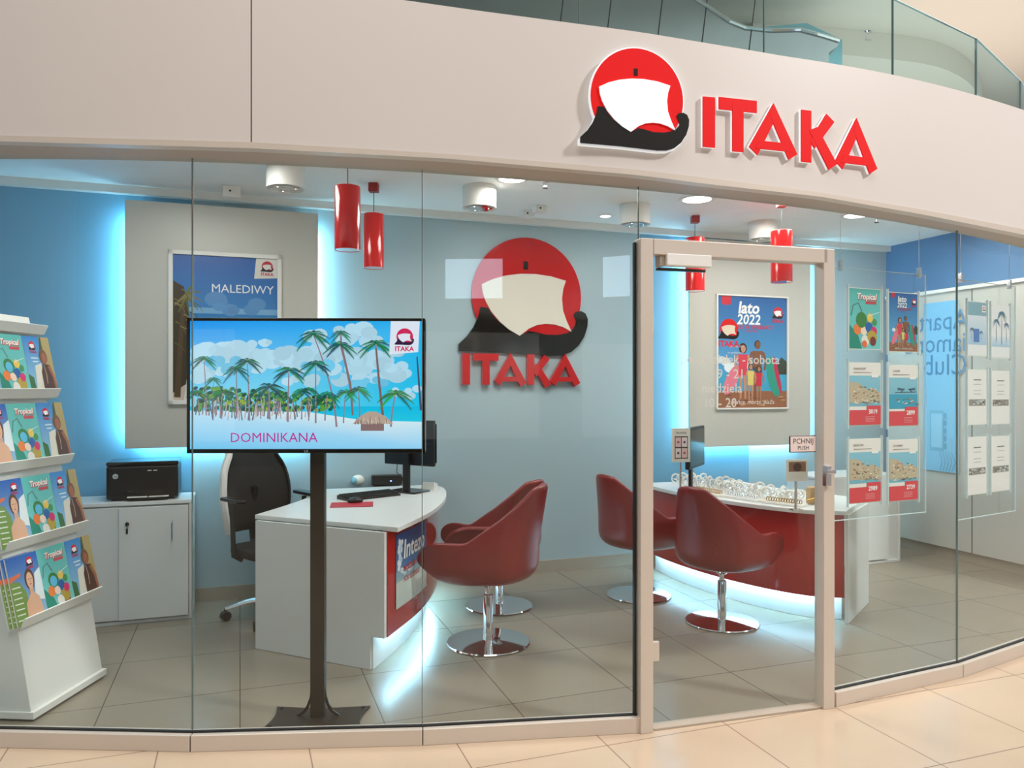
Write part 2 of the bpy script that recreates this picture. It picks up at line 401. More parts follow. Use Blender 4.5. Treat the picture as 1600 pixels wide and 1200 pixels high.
# facade curve sampled smoothly (Catmull-Rom)
def cr(P, n=10):
    out = []
    for i in range(1, len(P)-2):
        for k in range(n):
            t = k/n; p0, p1, p2, p3 = [Vector(P[j]) for j in (i-1, i, i+1, i+2)]
            out.append(.5*((2*p1)+(p2-p0)*t+(2*p0-5*p1+4*p2-p3)*t*t+(3*p1-p0-3*p2+p3)*t*t*t))
    out.append(Vector(P[-2])); return out
EXT = [(-4.2, 3.78)]+V+[(5.0, 6.5)]
def curve(d, n=10):
    c = cr(EXT, n); out = []
    for i, p in enumerate(c):
        t = c[min(i+1, len(c)-1)]-c[max(0, i-1)]; t.normalize(); out.append(Vector((p.x+t.y*d, p.y-t.x*d)))
    return out
FC = curve(.17)
def zc(v, xs, ys): return HC+(HOR-interp(800+FPX*v.x/v.y, xs, ys))/FPX*v.y
XT = [-500, 0, 400, 700, 1000, 1100, 1280, 1440, 1600, 1800]
YT0 = [206, 212, 223, 241, 266, 278, 301, 328, 359, 405]      # fascia / trim line
YT1 = [214, 222, 233, 249, 275, 288, 308, 336, 368, 416]      # trim lower edge
XF = [-500, 560, 750, 1000, 1193, 1395, 1524, 1600, 1800]
YF = [-60, -10, 17, 50, 82, 127, 165, 191, 260]
f0 = [zc(p, XT, YT0) for p in FC]; f1 = [zc(p, XT, YT1) for p in FC]
ft = [min(3.16, max(3.05, zc(p, XF, YF))) for p in FC]
def strip(name, P, z0, z1, m, thick=.03, parent=None):
    bm = bmesh.new(); n = len(P); O = []
    for i, p in enumerate(P):
        t = P[min(i+1, n-1)]-P[max(0, i-1)]; t.normalize(); q = Vector((p.x-t.y*thick, p.y+t.x*thick))
        O.append(ring(bm, [(p.x, p.y, z0[i]), (q.x, q.y, z0[i]), (q.x, q.y, z1[i]), (p.x, p.y, z1[i])]))
    for i in range(n-1):
        for k in range(4): bm.faces.new((O[i][k], O[i][(k+1) % 4], O[i+1][(k+1) % 4], O[i+1][k]))
    bm.faces.new(O[0]); bm.faces.new(list(reversed(O[-1])))
    return obj(name, bm, m, parent, smooth=True)
# split the fascia at its vertical seam near x = 400
si = min(range(len(FC)), key=lambda i: abs(800+FPX*FC[i].x/FC[i].y-400))
g = Vector((FC[si].x, FC[si].y))
struct(strip('wall_fascia', FC[:si+1], f0[:si+1], ft[:si+1], W['fascia']), 'Curved pale fascia panel above the shop glass, left section')
PR = [p.copy() for p in FC[si:]]; d = (PR[1]-PR[0]).normalized()*.006; PR[0] = PR[0]+d
struct(strip('wall_fascia_sign_panel', PR, f0[si:], ft[si:], W['fascia']), 'Curved pale fascia panel carrying the lit sign')
struct(strip('trim_4', curve(.18), f1, [z-.001 for z in f0], W['alu'], .05))
struct(strip('trim_seam', FC[si-1:si+2], [z+.001 for z in f0[si-1:si+2]], [z-.01 for z in ft[si-1:si+2]], W['dark'], .03)).location = (.012, .018, 0)
# soffit between trim and glass head
bm = bmesh.new(); OUT = curve(.135); INN = curve(-.05)
n = len(OUT); zi = []
VX = [vpx(v) for v in V]
def zglass(p): return interp(800+FPX*p.x/p.y, VX, TZ)
R = []
for i in range(n):
    z0 = f1[i]+.006; z1 = zglass(INN[i])
    R.append(ring(bm, [(OUT[i].x, OUT[i].y, z0), (INN[i].x, INN[i].y, z1), (INN[i].x, INN[i].y, z1+.35), (OUT[i].x, OUT[i].y, z0+.05)]))
for i in range(n-1):
    for k in range(4): bm.faces.new((R[i][k], R[i][(k+1) % 4], R[i+1][(k+1) % 4], R[i+1][k]))
bm.faces.new(R[0]); bm.faces.new(list(reversed(R[-1])))
struct(obj('trim_5', bm, W['soffit'], smooth=True))
struct(strip('wall_bulkhead', curve(-.06), [zglass(p)+.02 for p in curve(-.06)], [CEIL+.15]*n, W['ceil'], .02))
struct(strip('ceiling_slab_edge', curve(.05), [3.0]*n, [3.03]*n, W['upper'], 1.2))
# sill rails, glass joints, panes
GAP = .004
for i in range(len(V)-1):
    o, an, L = facet(i)
    n0 = i+1
    if i != 4:
        r = obj('trim_sill', BM(add_box, (L/2, 0, .035), (L-.002, .07, .07)), W['alu'], loc=o, rz=an, bevel=.003); struct(r)
        struct(obj('trim_gasket', BM(add_box, (L/2, 0, .073), (L-.002, .018, .006)), W['dark'], loc=o, rz=an))
        zb = .07
        bm = bmesh.new(); add_ext(bm, [(GAP, zb), (L-GAP, zb), (L-GAP, TZ[i+1]+.01), (GAP, TZ[i]+.01)], -.005, .005)
        wn = struct(obj('window_%d' % n0, bm, W['glass'], loc=o, rz=an))
        e = obj('glass_edge', BM(add_box, (L-GAP/2-.001, 0, (zb+TZ[i+1])/2), (.003, .010, TZ[i+1]-zb)), W['glass_edge'], wn)
    else:
        dh = facet_at(4, 992, 369)[1]; dr = facet_at(4, 1288, 396)[1]; DT = (dh+dr)/2
        bm = bmesh.new(); add_ext(bm, [(GAP, DT+.012), (L-GAP, DT+.012), (L-GAP, TZ[i+1]+.01), (GAP, TZ[i]+.01)], -.005, .005)
        struct(obj('window_%d' % n0, bm, W['glass'], loc=o, rz=an))
        door = struct(thing('door_1', 'Framed glass entrance door of the travel agency, closed', 'door', o, an))
        fw = .062
        for nm, x in (('door_frame', fw/2-.012), ('door_frame', L-fw/2-.012)):
            box(nm, (x, -.01, DT/2), (fw, .07, DT), W['alu'], door, .003)
        box('door_head', (L/2, -.01, DT-.035), (L-2*fw+.02, .07, .07), W['alu'], door, .003)
        box('gasket', (-.022, .0, DT/2), (.009, .02, DT-.03), W['dark'], door)
        box('door_glass', (L/2, 0, (DT-.07)/2+.01), (L-2*fw+.02, .010, DT-.09), W['glass'], door)
        box('threshold', (L/2, 0, .005), (L-2*fw, .06, .008), W['soffit'], door)
        # closer box
        x0, z0 = facet_at(4, 1034, 417); x1, z1 = facet_at(4, 1103, 402)
        cb = box('door_closer', ((x0+x1)/2, -.03, (z0+z1)/2), (x1-x0, .045, z1-z0), W['white_m'], door, .004)
        box('closer_arm', ((x0+x1)/2, .03, z0-.006), (x1-x0+.02, .02, .012), W['brown_m'], cb)
        box('closer_bracket', (x0-.014, -.01, (z0+z1)/2), (.022, .05, z1-z0), W['skirt'], cb)
        for px, py0, py1 in ((1011, 491, 520), (1020, 1001, 1031)):
            xa, za = facet_at(4, px, py1); xb, zb_ = facet_at(4, px, py0)
            box('hinge', (xa, -.012, (za+zb_)/2), (.045, .02, zb_-za), W['alu'], door, .002)
        # push plate
        x0, z0 = facet_at(4, 1231, 707); x1, z1 = facet_at(4, 1273, 680)
        pp = box('push_plate', ((x0+x1)/2, -.010, (z0+z1)/2), (x1-x0, .008, z1-z0), mat('push_plate_frame', (60, 40, 40), .4), door, .004)
        p = Pic(); p.rect(x0+.004, z0+.004, x1-.004, z1-.004, (226, 208, 204), 1)
        p.text('PCHNIJ', (x0+x1)/2, z0+(z1-z0)*.66, .036, (40, 30, 30), 2); p.text('PUSH', (x0+x1)/2, z0+(z1-z0)*.26, .027, (60, 50, 50), 2)
        p.done('lettering', W['decal'], pp).location = (0, -.0145, 0)
        x0, z0 = facet_at(4, 1276, 742)
        hd = bmesh.new(); add_box(hd, (x0+.02, -.05, z0), (.03, .03, .10)); add_box(hd, (x0+.035, -.06, z0+.02), (.05, .015, .02))
        obj('door_handle', hd, W['silver'], door, bevel=.003)
        # stickers on the glass
        p = Pic(.0002)
        cx, cz = facet_at(4, 1138, 514); rr = (facet_at(4, 1152, 514)[0]-facet_at(4, 1124, 514)[0])/2
        emblem_pic(p, cx, cz, rr, (228, 26, 30), (14, 12, 12), (236, 226, 205), 1)
        S = lambda px, py: facet_at(4, px, py)
        for t, px, py, hh in (('pracujemy', 1150, 541, .017), ('w godzinach', 1148, 551, .017)):
            x, z = S(px, py); p.text(t, x, z, hh, (200, 200, 200), 2)
        for t, px, py, hh in (('poniedziałek - sobota', 1141, 562, .061), ('9 - 21', 1141, 585, .062), ('niedziela', 1127, 607, .062), ('10 - 20', 1124, 630, .062)):
            x, z = S(px, py); p.text(t, x, z, hh, (205, 206, 200), 2, bold=.006)
        p.done('lettering', W['decal'], door).location = (0, -.006, 0)
# ------------------------------------------------------------ fascia sign
def fascia_at(px, py):
    r = ray(px, py); best = None
    for i in range(len(FC)-1):
        a, b = FC[i], FC[i+1]
        da = a.x-r.x*a.y; db = b.x-r.x*b.y
        if da <= 0 <= db or db <= 0 <= da:
            t = da/(da-db) if da != db else 0; p = a+(b-a)*t
            return Vector((p.x, p.y, HC+r.z*p.y)), math.atan2(b.y-a.y, b.x-a.x)
c0, an = fascia_at(993, 157); cL, _ = fascia_at(922, 157); cR, _ = fascia_at(1065, 157)
SR = (cR-cL).length/2
sign = thing('shop_sign', 'Illuminated round red and black ship emblem beside big red letters on the fascia', 'sign', c0, an)
def emblem3d(parent, r, M, d0=.004, th=.035, sx=1, white_back=True, sz=1):
    T = lambda P, k=1: [(x*r*sx*k, z*r*k*sz) for x, z in P]
    def ext(name, P, y0, y1, m, par=parent):
        bm = bmesh.new(); add_ext(bm, P, y0, y1); return obj(name, bm, m, par)
    if white_back:
        ext('backing', T(DISC, 1.03), -th+.004, -d0, M['back']); ext('backing', [(x-.012*r, z-.02*r) for x, z in T(HULL, 1.01)], -th+.003, -d0, M['back'])
    ext('emblem_disc', T(DISC), -th-.001, -th+.004 if white_back else -d0, M['red'])
    ext('emblem_hull', T(HULL), -th-.004, -th+.001 if white_back else -d0, M['black'])
    ext('emblem_sail', T(SAIL), -th-.008, -th+.001, M['white'])
    ext('emblem_mark', T(DOT), -th-.003, -th+.001, M['black'])
emblem3d(sign, SR, dict(back=W['sign_white'], red=W['sign_red'], black=W['sign_black'], white=W['sign_white']), th=.024, sx=1, sz=1.03)
LPX = {0: (1095, 1114, 154, 232), 1: (1120, 1179, 157, 239), 2: (1167, 1242, 166, 249), 3: (1248, 1302, 177, 262), 4: (1301, 1366, 189, 271)}
for i, ch in enumerate('ITAKA'):
    x0, x1, y0, y1 = LPX[i]; wd, bars = LET[ch]
    pc, la = fascia_at((x0+x1)/2, (y0+y1)/2); pa, _ = fascia_at(x0, y0); pb, _ = fascia_at(x1, y0)
    hh = (y1-y0)/FPX*pc.y/(1.06 if ch in 'AK' else 1); ww = (Vector((pb.x, pb.y))-Vector((pa.x, pa.y))).length
    # the curved row: each letter stands square to the fascia behind it
    sh = -(0.06 if ch != 'I' else 0)
    bm = bmesh.new(); zoff = .03*hh if ch in 'AK' else 0
    for bi, b in enumerate(bars):
        P = [((x/wd-.5)*ww, (z-.5)*hh+zoff) for x, z in b]
        add_ext(bm, P, -.020-.0006*bi, -.0145)
    bk = bmesh.new()
    for b in bars:
        P = [((x/wd-.5)*ww-.002, (z-.5)*hh+zoff) for x, z in b]; add_ext(bk, P, -.0145, -.003)
    lt = obj('letter', bm, W['sign_red'], sign); m = Matrix.Rotation(-an, 4, 'Z') @ Matrix.Translation(pc-c0); lt.matrix_local = m @ Matrix.Rotation(la, 4, 'Z')
    b2 = obj('letter_side', bk, W['sign_white'], lt)

# ------------------------------------------------------------ centre wall emblem
a0, z0 = wall_at(823, 463, BACK); aL = wall_at(737, 463, BACK)[0]; aR = wall_at(907, 463, BACK)[0]
wl = thing('wall_emblem', 'Large glossy red, cream and black ship emblem with red letters on the middle wall', 'sign', ab(a0, BACK, z0), TH)
emblem3d(wl, (aR-aL)/2, dict(back=W['wwhite'], red=W['wred'], black=W['wblack'], white=W['wwhite']), th=.025, white_back=False)
LW, tw = word_layout(); xa, za = wall_at(720, 601, BACK); xb, zb = wall_at(903, 555, BACK); hh = zb-za
for ch, x, (wd, bars) in LW:
    k = (xb-xa)/tw; bm = bmesh.new()
    for bi, b in enumerate(bars): add_ext(bm, [((x+u)*k+xa-a0, v*hh+za-z0) for u, v in b], -.05-.0006*bi, -.004)
    obj('letter', bm, W['wred'], wl)

# ------------------------------------------------------------ backlit wall panels with posters
def wall_panel(label, px0, px1, pyt0, pyt1, pyb, pxb, name='backlit_panel'):
    b = BACK-.10
    a0, zt0 = wall_at(px0, pyt0, b); a1, zt1 = wall_at(px1, pyt1, b); zb = wall_at(pxb, pyb, b)[1]; zt = (zt0+zt1)/2
    t = thing(name, label, 'wall panel', ab((a0+a1)/2, BACK, zb), TH); w_ = a1-a0; h = zt-zb
    box('board', (0, -.10+.01, h/2), (w_, .02, h), W['panel'], t, .001)
    for x in (-w_/2+.08, w_/2-.08): box('batten', (x, -.041, h/2), (.03, .075, h-.16), W['white_m'], t)
    for x in (-w_/2+.03, w_/2-.03): box('led_strip', (x, -.065, h/2-.02), (.014, .028, h-.16), W['led'], t)
    box('led_strip', (0, -.065, .03), (w_-.16, .028, .014), W['led'], t)
    return t, (a0+a1)/2, zb, w_, h
LPN = wall_panel('Pale backlit wall panel behind the television, glowing blue at its edges', 195, 497, 310, 335, 699, 290)
RPN = wall_panel('Pale backlit wall panel seen through the door, glowing blue at its edges', 1077, 1266, 372, 384, 697, 1160)

def person(p, x, z, h, skin, cloth, hair, k=5, fem=True, leg=True):
    hr = h*.07
    p.ell(x, z+h*.91, hr*(1.2 if fem else .9), hr*(1.35 if fem else 1.0), hair, k); p.ell(x+hr*.1, z+h*.90, hr*.75, hr*.95, skin, k+1)
    p.poly([(x-h*.11, z+h*.80), (x+h*.11, z+h*.80), (x+h*.08, z+h*.5), (x-h*.08, z+h*.5)], cloth if fem else skin, k+1)
    p.line([(x-h*.11, z+h*.78), (x-h*.17, z+h*.62), (x-h*.12, z+h*.48)], h*.05, h*.035, skin, k+1)
    p.line([(x+h*.11, z+h*.78), (x+h*.17, z+h*.62), (x+h*.14, z+h*.48)], h*.05, h*.035, skin, k+1)
    p.rect(x-h*.09, z+h*.42, x+h*.09, z+h*.53, cloth, k+1)
    if leg:
        for s in (-1, 1): p.line([(x+s*h*.045, z+h*.45), (x+s*h*.05, z+h*.2), (x+s*h*.05, z)], h*.07, h*.035, skin, k)
def cloud(p, x, z, r, c=(240, 246, 250), k=2, n=9, x0=-9, x1=9, z1=9):
    for i in range(n):
        rx = r*random.uniform(.25, .5); xx = x+random.uniform(-r, r); zz = z+random.uniform(-r*.25, r*.35)
        xx = min(max(xx, x0+rx), x1-rx); zz = min(zz, z1-rx*.8)
        v = random.uniform(.92, 1.0); p.ell(xx, zz, rx, rx*.75, tuple(int(q*v) for q in c), k, 14)

def pict_maldives(w_, h):
    p = Pic(); p.rect(-w_/2, 0, w_/2, h*.22, (205, 190, 175), 1); p.rect(-w_/2, h*.22, w_/2, h*.62, (60, 165, 190), 1, (38, 120, 190)); p.rect(-w_/2, h*.62, w_/2, h, (58, 128, 192), 1, (22, 88, 168))
    p.rect(-w_/2, h*.60, w_/2, h*.64, (120, 170, 210), 1.5); cloud(p, .1*w_, h*.66, w_*.22, (96, 152, 208), 1.6, 7, -w_/2, w_/2)
    p.poly([(-w_/2, h*.05), (-w_*.36, h*.12), (-w_*.33, h*.5), (-w_*.40, h*.78), (-w_/2, h*.82)], (62, 50, 34), 2)
    for j in range(16):
        x = -w_/2+random.uniform(0, .2)*w_; z = h*random.uniform(.35, .8)
        p.line([(x, z), (x+w_*.06, z-h*.02), (x+w_*.1, z-h*random.uniform(.05, .10))], w_*.012, w_*.004, random.choice([(90, 96, 40), (120, 110, 60), (52, 60, 28), (150, 130, 80)]), 3)
    p.line([(-w_*.46, 0.02), (-w_*.43, h*.4), (-w_*.40, h*.7)], w_*.06, w_*.03, (84, 66, 44), 2.5)
    for j in range(7):
        an = math.radians(60-35*j); L = w_*.16
        x, z = -w_*.38, h*.72; x1 = max(-w_*.49, x+math.cos(an)*L); p.line([(x, z), ((x+x1)/2, z+math.sin(an)*L*.6), (x1, z+math.sin(an)*L-.02)], w_*.035, w_*.006, random.choice([(84, 92, 40), (110, 106, 52), (130, 120, 70)]), 3.5)
    p.poly([(-w_*.4, 0), (-w_*.1, 0), (-w_*.2, h*.15), (-w_*.3, h*.28), (-w_*.36, h*.22)], (225, 222, 220), 3)
    p.poly([(w_*.29, h), (w_/2, h), (w_/2, h*.865), (w_*.27, h*.855)], (222, 220, 214), 4)
    emblem_pic(p, w_*.40, h*.945, w_*.055, (190, 30, 50), (40, 20, 30), (222, 220, 214), 5)
    p.text('MALEDIWY', w_*.16, h*.775, w_*.12, (236, 240, 240), 5)
    return p
def pict_summer(w_, h, text='lato', sx=1):
    p = Pic(); p.rect(-w_/2, h*.30, w_/2, h, (84, 158, 205), 1, (28, 92, 160)); p.rect(-w_/2, h*.14, w_/2, h*.32, (60, 160, 200), 1.5); p.rect(-w_/2, 0, w_/2, h*.15, (150, 96, 66), 1.5)
    for i in range(18): p.ell(random.uniform(-.46, .46)*w_, h*random.uniform(.02, .13), w_*.04, h*.008, random.choice([(190, 140, 100), (120, 70, 50)]), 2, 8)
    cloud(p, -.25*w_, h*.38, w_*.2, (225, 235, 240), 1.7, 6, -w_/2, w_/2)
    p.poly([(w_*.28, h*.30), (w_*.5, h*.30), (w_*.5, h*.42), (w_*.42, h*.46)], (52, 62, 52), 2)
    p.text(text, w_*(-.06), h*.895, w_*.20, (238, 240, 240), 4, bold=.03, shear=.15); p.text('2022', w_*(-.06), h*.79, w_*.17, (238, 240, 240), 4, bold=.02, shear=.15)
    p.text('JUŻ W SPRZEDAŻY', w_*.04, h*.725, w_*.06, (205, 40, 60), 4, bold=.02); p.text('rezerwuj', w_*(-.02), h*.695, w_*.05, (205, 40, 60), 4)
    p.poly([(-w_*.44, h), (-w_*.31, h), (-w_*.31, h*.93), (-w_*.375, h*.915), (-w_*.44, h*.93)], (205, 25, 50), 3)
    emblem_pic(p, w_*.37, h*.865, w_*.07, (205, 25, 50), (30, 20, 25), (240, 240, 240), 4)
    p.ell(w_*.30, h*.28, w_*.085, h*.19, (40, 150, 130), 3, rot=.25); p.ell(w_*.36, h*.30, w_*.03, h*.18, (190, 40, 80), 3.3, rot=.25)
    p.ell(-w_*.30, h*.25, w_*.08, h*.15, (225, 120, 140), 3, rot=-.5)
    person(p, -w_*.14, h*.08, h*.50, (196, 140, 110), (215, 60, 80), (60, 34, 24), 4)
    person(p, w_*.07, h*.08, h*.54, (130, 82, 56), (60, 70, 90), (24, 18, 16), 4, False)
    person(p, -w_*.03, h*.06, h*.34, (190, 136, 106), (220, 200, 110), (90, 60, 40), 6); person(p, w_*.09, h*.06, h*.32, (176, 120, 90), (205, 30, 60), (70, 44, 30), 6)
    p.text('słońce, morze, plaża', 0, h*.05, w_*.075, (235, 230, 220), 4, shear=.2)
    return p
def framed(label, name, corners, fn, b, fr=.03):
    (px0, py0), (px1, py1), pyb = corners
    a0, z0 = wall_at(px0, py0, b); a1, z1 = wall_at(px1, py1, b); zb = wall_at(px0, pyb, b)[1]; zt = (z0+z1)/2
    t = thing(name, label, 'poster', ab((a0+a1)/2, BACK-.1, zb), TH); w_ = a1-a0; h = zt-zb; bm = bmesh.new()
    for c, s in (((0, -.012, fr/2), (w_, .024, fr)), ((0, -.012, h-fr/2), (w_, .024, fr)), ((-w_/2+fr/2, -.012, h/2), (fr, .024, h)), ((w_/2-fr/2, -.012, h/2), (fr, .024, h))): add_box(bm, c, s)
    obj('frame', bm, W['white_m'], t, bevel=.002)
    box('backboard', (0, -.004, h/2), (w_-.01, .006, h-.01), W['paper'], t)
    q = fn(w_-2*fr, h-2*fr).done('picture', W['print'], t); q.location = (0, -.009, fr)
    return t
framed('White framed poster of a palm beach, its top reading MALEDIWY above the television', 'framed_poster', ((263, 388), (440, 401), 632), pict_maldives, BACK-.11)
framed('White framed blue summer 2022 poster with a family, seen through the door', 'framed_poster', ((1119, 457), (1231, 466), 640), pict_summer, BACK-.11, .014)

# ------------------------------------------------------------ television on its floor stand
TY = 3.50
tl, br_ = at(294, 497, TY), at(664, 708, TY)
TW, THH = br_.x-tl.x, tl.z-br_.z
tvc = Vector(((tl.x+br_.x)/2, TY, 0))
tv = thing('television', 'Large flat television showing a palm beach, on a dark floor stand', 'television', (tvc.x, TY, 0), math.radians(1.2))
zc_ = (tl.z+br_.z)/2
box('tv_case', (0, .028, zc_), (TW, .044, THH), W['blackg'], tv, .006)
bw = .014; bm = bmesh.new()
for c, s in (((0, 0, zc_-THH/2+bw*.65), (TW, .016, bw*1.3)), ((0, 0, zc_+THH/2-bw/2), (TW, .016, bw)), ((-TW/2+bw/2, 0, zc_), (bw, .016, THH)), ((TW/2-bw/2, 0, zc_), (bw, .016, THH))): add_box(bm, c, s)
bz = obj('bezel', bm, W['blackg'], tv, bevel=.003)
p = Pic(); p.text('LG', 0, 0, .015, (190, 190, 195), 1); l = p.done('logo', W['decal'], bz); l.location = (.0, -.009, zc_-THH/2+.009)
sw, sh = TW-2*bw, THH-2.2*bw
p = Pic(.0004); x0, x1, zt = -sw/2, sw/2, sh
sky0, sky1 = (40, 195, 250), (10, 165, 245)
p.poly([(x0, sh*.3), (x1, sh*.3), (x1, zt), (x0, zt)], None, 1, [(130, 222, 245), (10, 200, 240), (30, 180, 248), (0, 150, 245)])
for cx, cz, r, nn in ((-.40, .73, .10, 12), (-.28, .72, .11, 16), (-.20, .80, .05, 6), (-.13, .68, .10, 10), (-.03, .70, .09, 10), (.10, .70, .12, 14), (.20, .58, .10, 10), (.30, .70, .10, 10), (.10, .85, .08, 8), (.22, .88, .10, 9), (.40, .60, .09, 8), (.44, .44, .06, 6), (-.42, .58, .08, 8), (-.05, .52, .09, 7)):
    cloud(p, cx*sw, cz*sh, r*sw, (188, 228, 248), 2, nn, x0, x1, zt)
for cx, cz, r in ((-.33, .64, .08), (.05, .60, .08), (.27, .50, .07), (.36, .80, .06)): cloud(p, cx*sw, cz*sh, r*sw, (120, 208, 246), 2.5, 6, x0, x1, zt)
p.rect(x0, sh*.20, x1, sh*.33, (30, 205, 235), 3, (0, 190, 235))
p.poly([(x0, 0), (x1, 0), (x1, sh*.21), (x1*.5, sh*.22), (0, sh*.29), (x0, sh*.30)], None, 4, [(120, 205, 250), (150, 215, 252), (215, 240, 250), (225, 240, 248), (220, 240, 250), (190, 228, 250)])
# low greenery band
for i in range(420):
    x = random.uniform(x0+.02, sw*.12); f = (x-x0)/(sw*.62); zz = sh*random.uniform(.30, .50-.10*f)
    p.ell(x, zz, sw*.011, sh*.014, random.choice([(20, 95, 70), (40, 130, 70), (90, 160, 60), (14, 70, 66), (150, 170, 60), (30, 110, 110)]), 5, 7, random.random())
for i in range(70):
    x = random.uniform(x0+.01, sw*.04); z = sh*random.uniform(.22, .28); p.line([(x, z), (x+random.uniform(-.015, .015), z+sh*.13)], sw*.005, sw*.003, random.choice([(150, 130, 140), (90, 90, 110), (190, 170, 170)]), 5.5)
G = (24, 100, 78); T_ = (150, 125, 140)
for x, z, h, ln, r in ((-.43, .26, .44, -.01, .055), (-.40, .24, .30, .0, .04), (-.46, .26, .18, -.01, .05), (-.30, .24, .38, .0, .06), (-.245, .22, .46, -.01, .065), (-.37, .24, .2, .01, .06), (-.16, .24, .24, .0, .08), (-.08, .21, .40, .005, .075), (-.02, .23, .22, 0, .05), (.04, .20, .46, .0, .07), (.01, .22, .24, 0, .05), (.13, .17, .72, -.10, .075), (.08, .22, .2, .01, .06), (.20, .26, .55, -.055, .07)):
    p.palm(x*sw, z*sh, h*sh, ln*sw, r*sw, G, T_, 6)
for x, z, h, ln, r in ((.16, .20, .24, .01, .055), (.23, .24, .22, -.005, .06), (.365, .17, .26, .02, .075)):
    p.palm(x*sw, z*sh, h*sh, ln*sw, r*sw, (60, 130, 70), T_, 6)
p.line([(.33*sw, .26*sh), (.315*sw, .5*sh), (.30*sw, .8*sh)], sw*.012, sw*.008, (130, 95, 95), 7); p.palm(.301*sw, .78*sh, .04*sh, 0, .075*sw, G, T_, 7)
p.line([(.20*sw, .26*sh), (.19*sw, .5*sh), (.15*sw, .82*sh), (.148*sw, .92*sh)], sw*.010, sw*.007, (140, 110, 115), 7); p.palm(.148*sw, .86*sh, .04*sh, 0, .05*sw, G, T_, 7)
p.line([(.495*sw, .30*sh), (.485*sw, .55*sh), (.478*sw, .72*sh)], sw*.010, sw*.006, (70, 80, 110), 7)
# thatched hut
p.rect(.235*sw, .14*sh, .335*sw, .20*sh, (140, 110, 110), 8); p.poly([(.20*sw, .195*sh), (.375*sw, .195*sh), (.34*sw, .255*sh), (.30*sw, .29*sh), (.265*sw, .29*sh), (.23*sw, .25*sh)], (190, 165, 150), 9)
for i in range(40):
    x = random.uniform(.215, .36); p.line([(x*sw, random.uniform(.20, .25)*sh), (x*sw+random.uniform(-.006, .006), .19*sh)], .002, .002, random.choice([(120, 90, 90), (230, 210, 190), (90, 70, 80)]), 10)
p.text('DOMINIKANA', -.14*sw, .085*sh, .062, (190, 40, 150), 9, bold=.0)
p.poly([(.365*sw, zt), (.49*sw, zt), (.483*sw, .755*sh), (.358*sw, .735*sh)], (232, 236, 250), 9)
emblem_pic(p, .425*sw, .875*sh, .036*sw, (215, 30, 90), (50, 20, 60), (232, 236, 250), 10)
s_ = p.done('screen_picture', W['screen'], tv); s_.location = (0, -.0005, zc_-THH/2+1.4*bw)
s2 = box('screen', (0, .0015, zc_), (sw+.004, .002, sh+.004), W['blackg'], tv)
# stand
px_ = at(498, 900, TY+.10).x-tvc.x
zt_ = zc_-.1
ps = obj('pole', BM(add_box, (px_, .10, zt_/2+.01), (.066, .05, zt_)), W['brown_m'], tv, bevel=.004)
box('mounting_plate', (px_*.6, .07, zc_), (.32, .03, .30), W['brown_m'], tv, .003)
bm = bmesh.new(); pts = []
hw, hd = .225, .125
for (xa, ya), (xb, yb) in (((-hw, -hd), (hw, -hd)), ((hw, -hd), (hw, hd)), ((hw, hd), (-hw, hd)), ((-hw, hd), (-hw, -hd))):
    for k in range(8):
        t = k/8; bow = math.sin(PI*t)*.022; x = xa+(xb-xa)*t; y = ya+(yb-ya)*t
        if abs(ya-yb) < 1e-6: y -= math.copysign(bow, ya)
        else: x -= math.copysign(bow, xa)
        pts.append((x+px_, y+.085))
add_prism(bm, pts, .002, .014); base = obj('base_plate', bm, W['brown_m'], tv, bevel=.002)
for sx in (-1, 1):
    for sy in (-1, 1): obj('bolt', BM(add_lathe, [(0, .014), (.009, .014), (.008, .02), (0, .021)], (px_+sx*.195, .085+sy*.098, 0), 10), W['dark'], base)
for s in (-1, 1):
    bm = bmesh.new(); P = []
    for k in range(9): t = k/8*PI/2; P.append((px_+s*(.03+.075*(1-math.sin(t))+.0), .014+.13*(1-math.cos(t))))
    prof = [(px_+s*.033, .15), (px_+s*.04, .10), (px_+s*.052, .065), (px_+s*.07, .038), (px_+s*.10, .018), (px_+s*.10, .013), (px_+s*.085, .013), (px_+s*.06, .03), (px_+s*.045, .05), (px_+s*.033, .085)]
    add_ext(bm, prof if s > 0 else list(reversed(prof)), .095, .105); obj('gusset', bm, W['brown_m'], tv)

# ------------------------------------------------------------ curved desks
def arcpts(P, n=6):
    P = [(2*P[0][0]-P[1][0], 2*P[0][1]-P[1][1])]+list(P)+[(2*P[-1][0]-P[-2][0], 2*P[-1][1]-P[-2][1])]
    return [(v.x, v.y) for v in cr(P, n)]
def shift(P, d):     # move an open path sideways (to its right for d > 0)
    out = []
    for i, p in enumerate(P):
        q0, q1 = P[max(0, i-1)], P[min(len(P)-1, i+1)]; t = Vector((q1[0]-q0[0], q1[1]-q0[1])).normalized(); out.append((p[0]+t.y*d, p[1]-t.x*d))
    return out
def wallstrip(bm, P, d, z0, z1):
    Q = shift(P, d); n = len(P); R = []
    for a, b in zip(P, Q): R.append(ring(bm, [(*a, z0), (*b, z0), (*b, z1), (*a, z1)]))
    for i in range(n-1):
        for k in range(4): bm.faces.new((R[i][k], R[i][(k+1) % 4], R[i+1][(k+1) % 4], R[i+1][k]))
    bm.faces.new(R[0]); bm.faces.new(list(reversed(R[-1])))
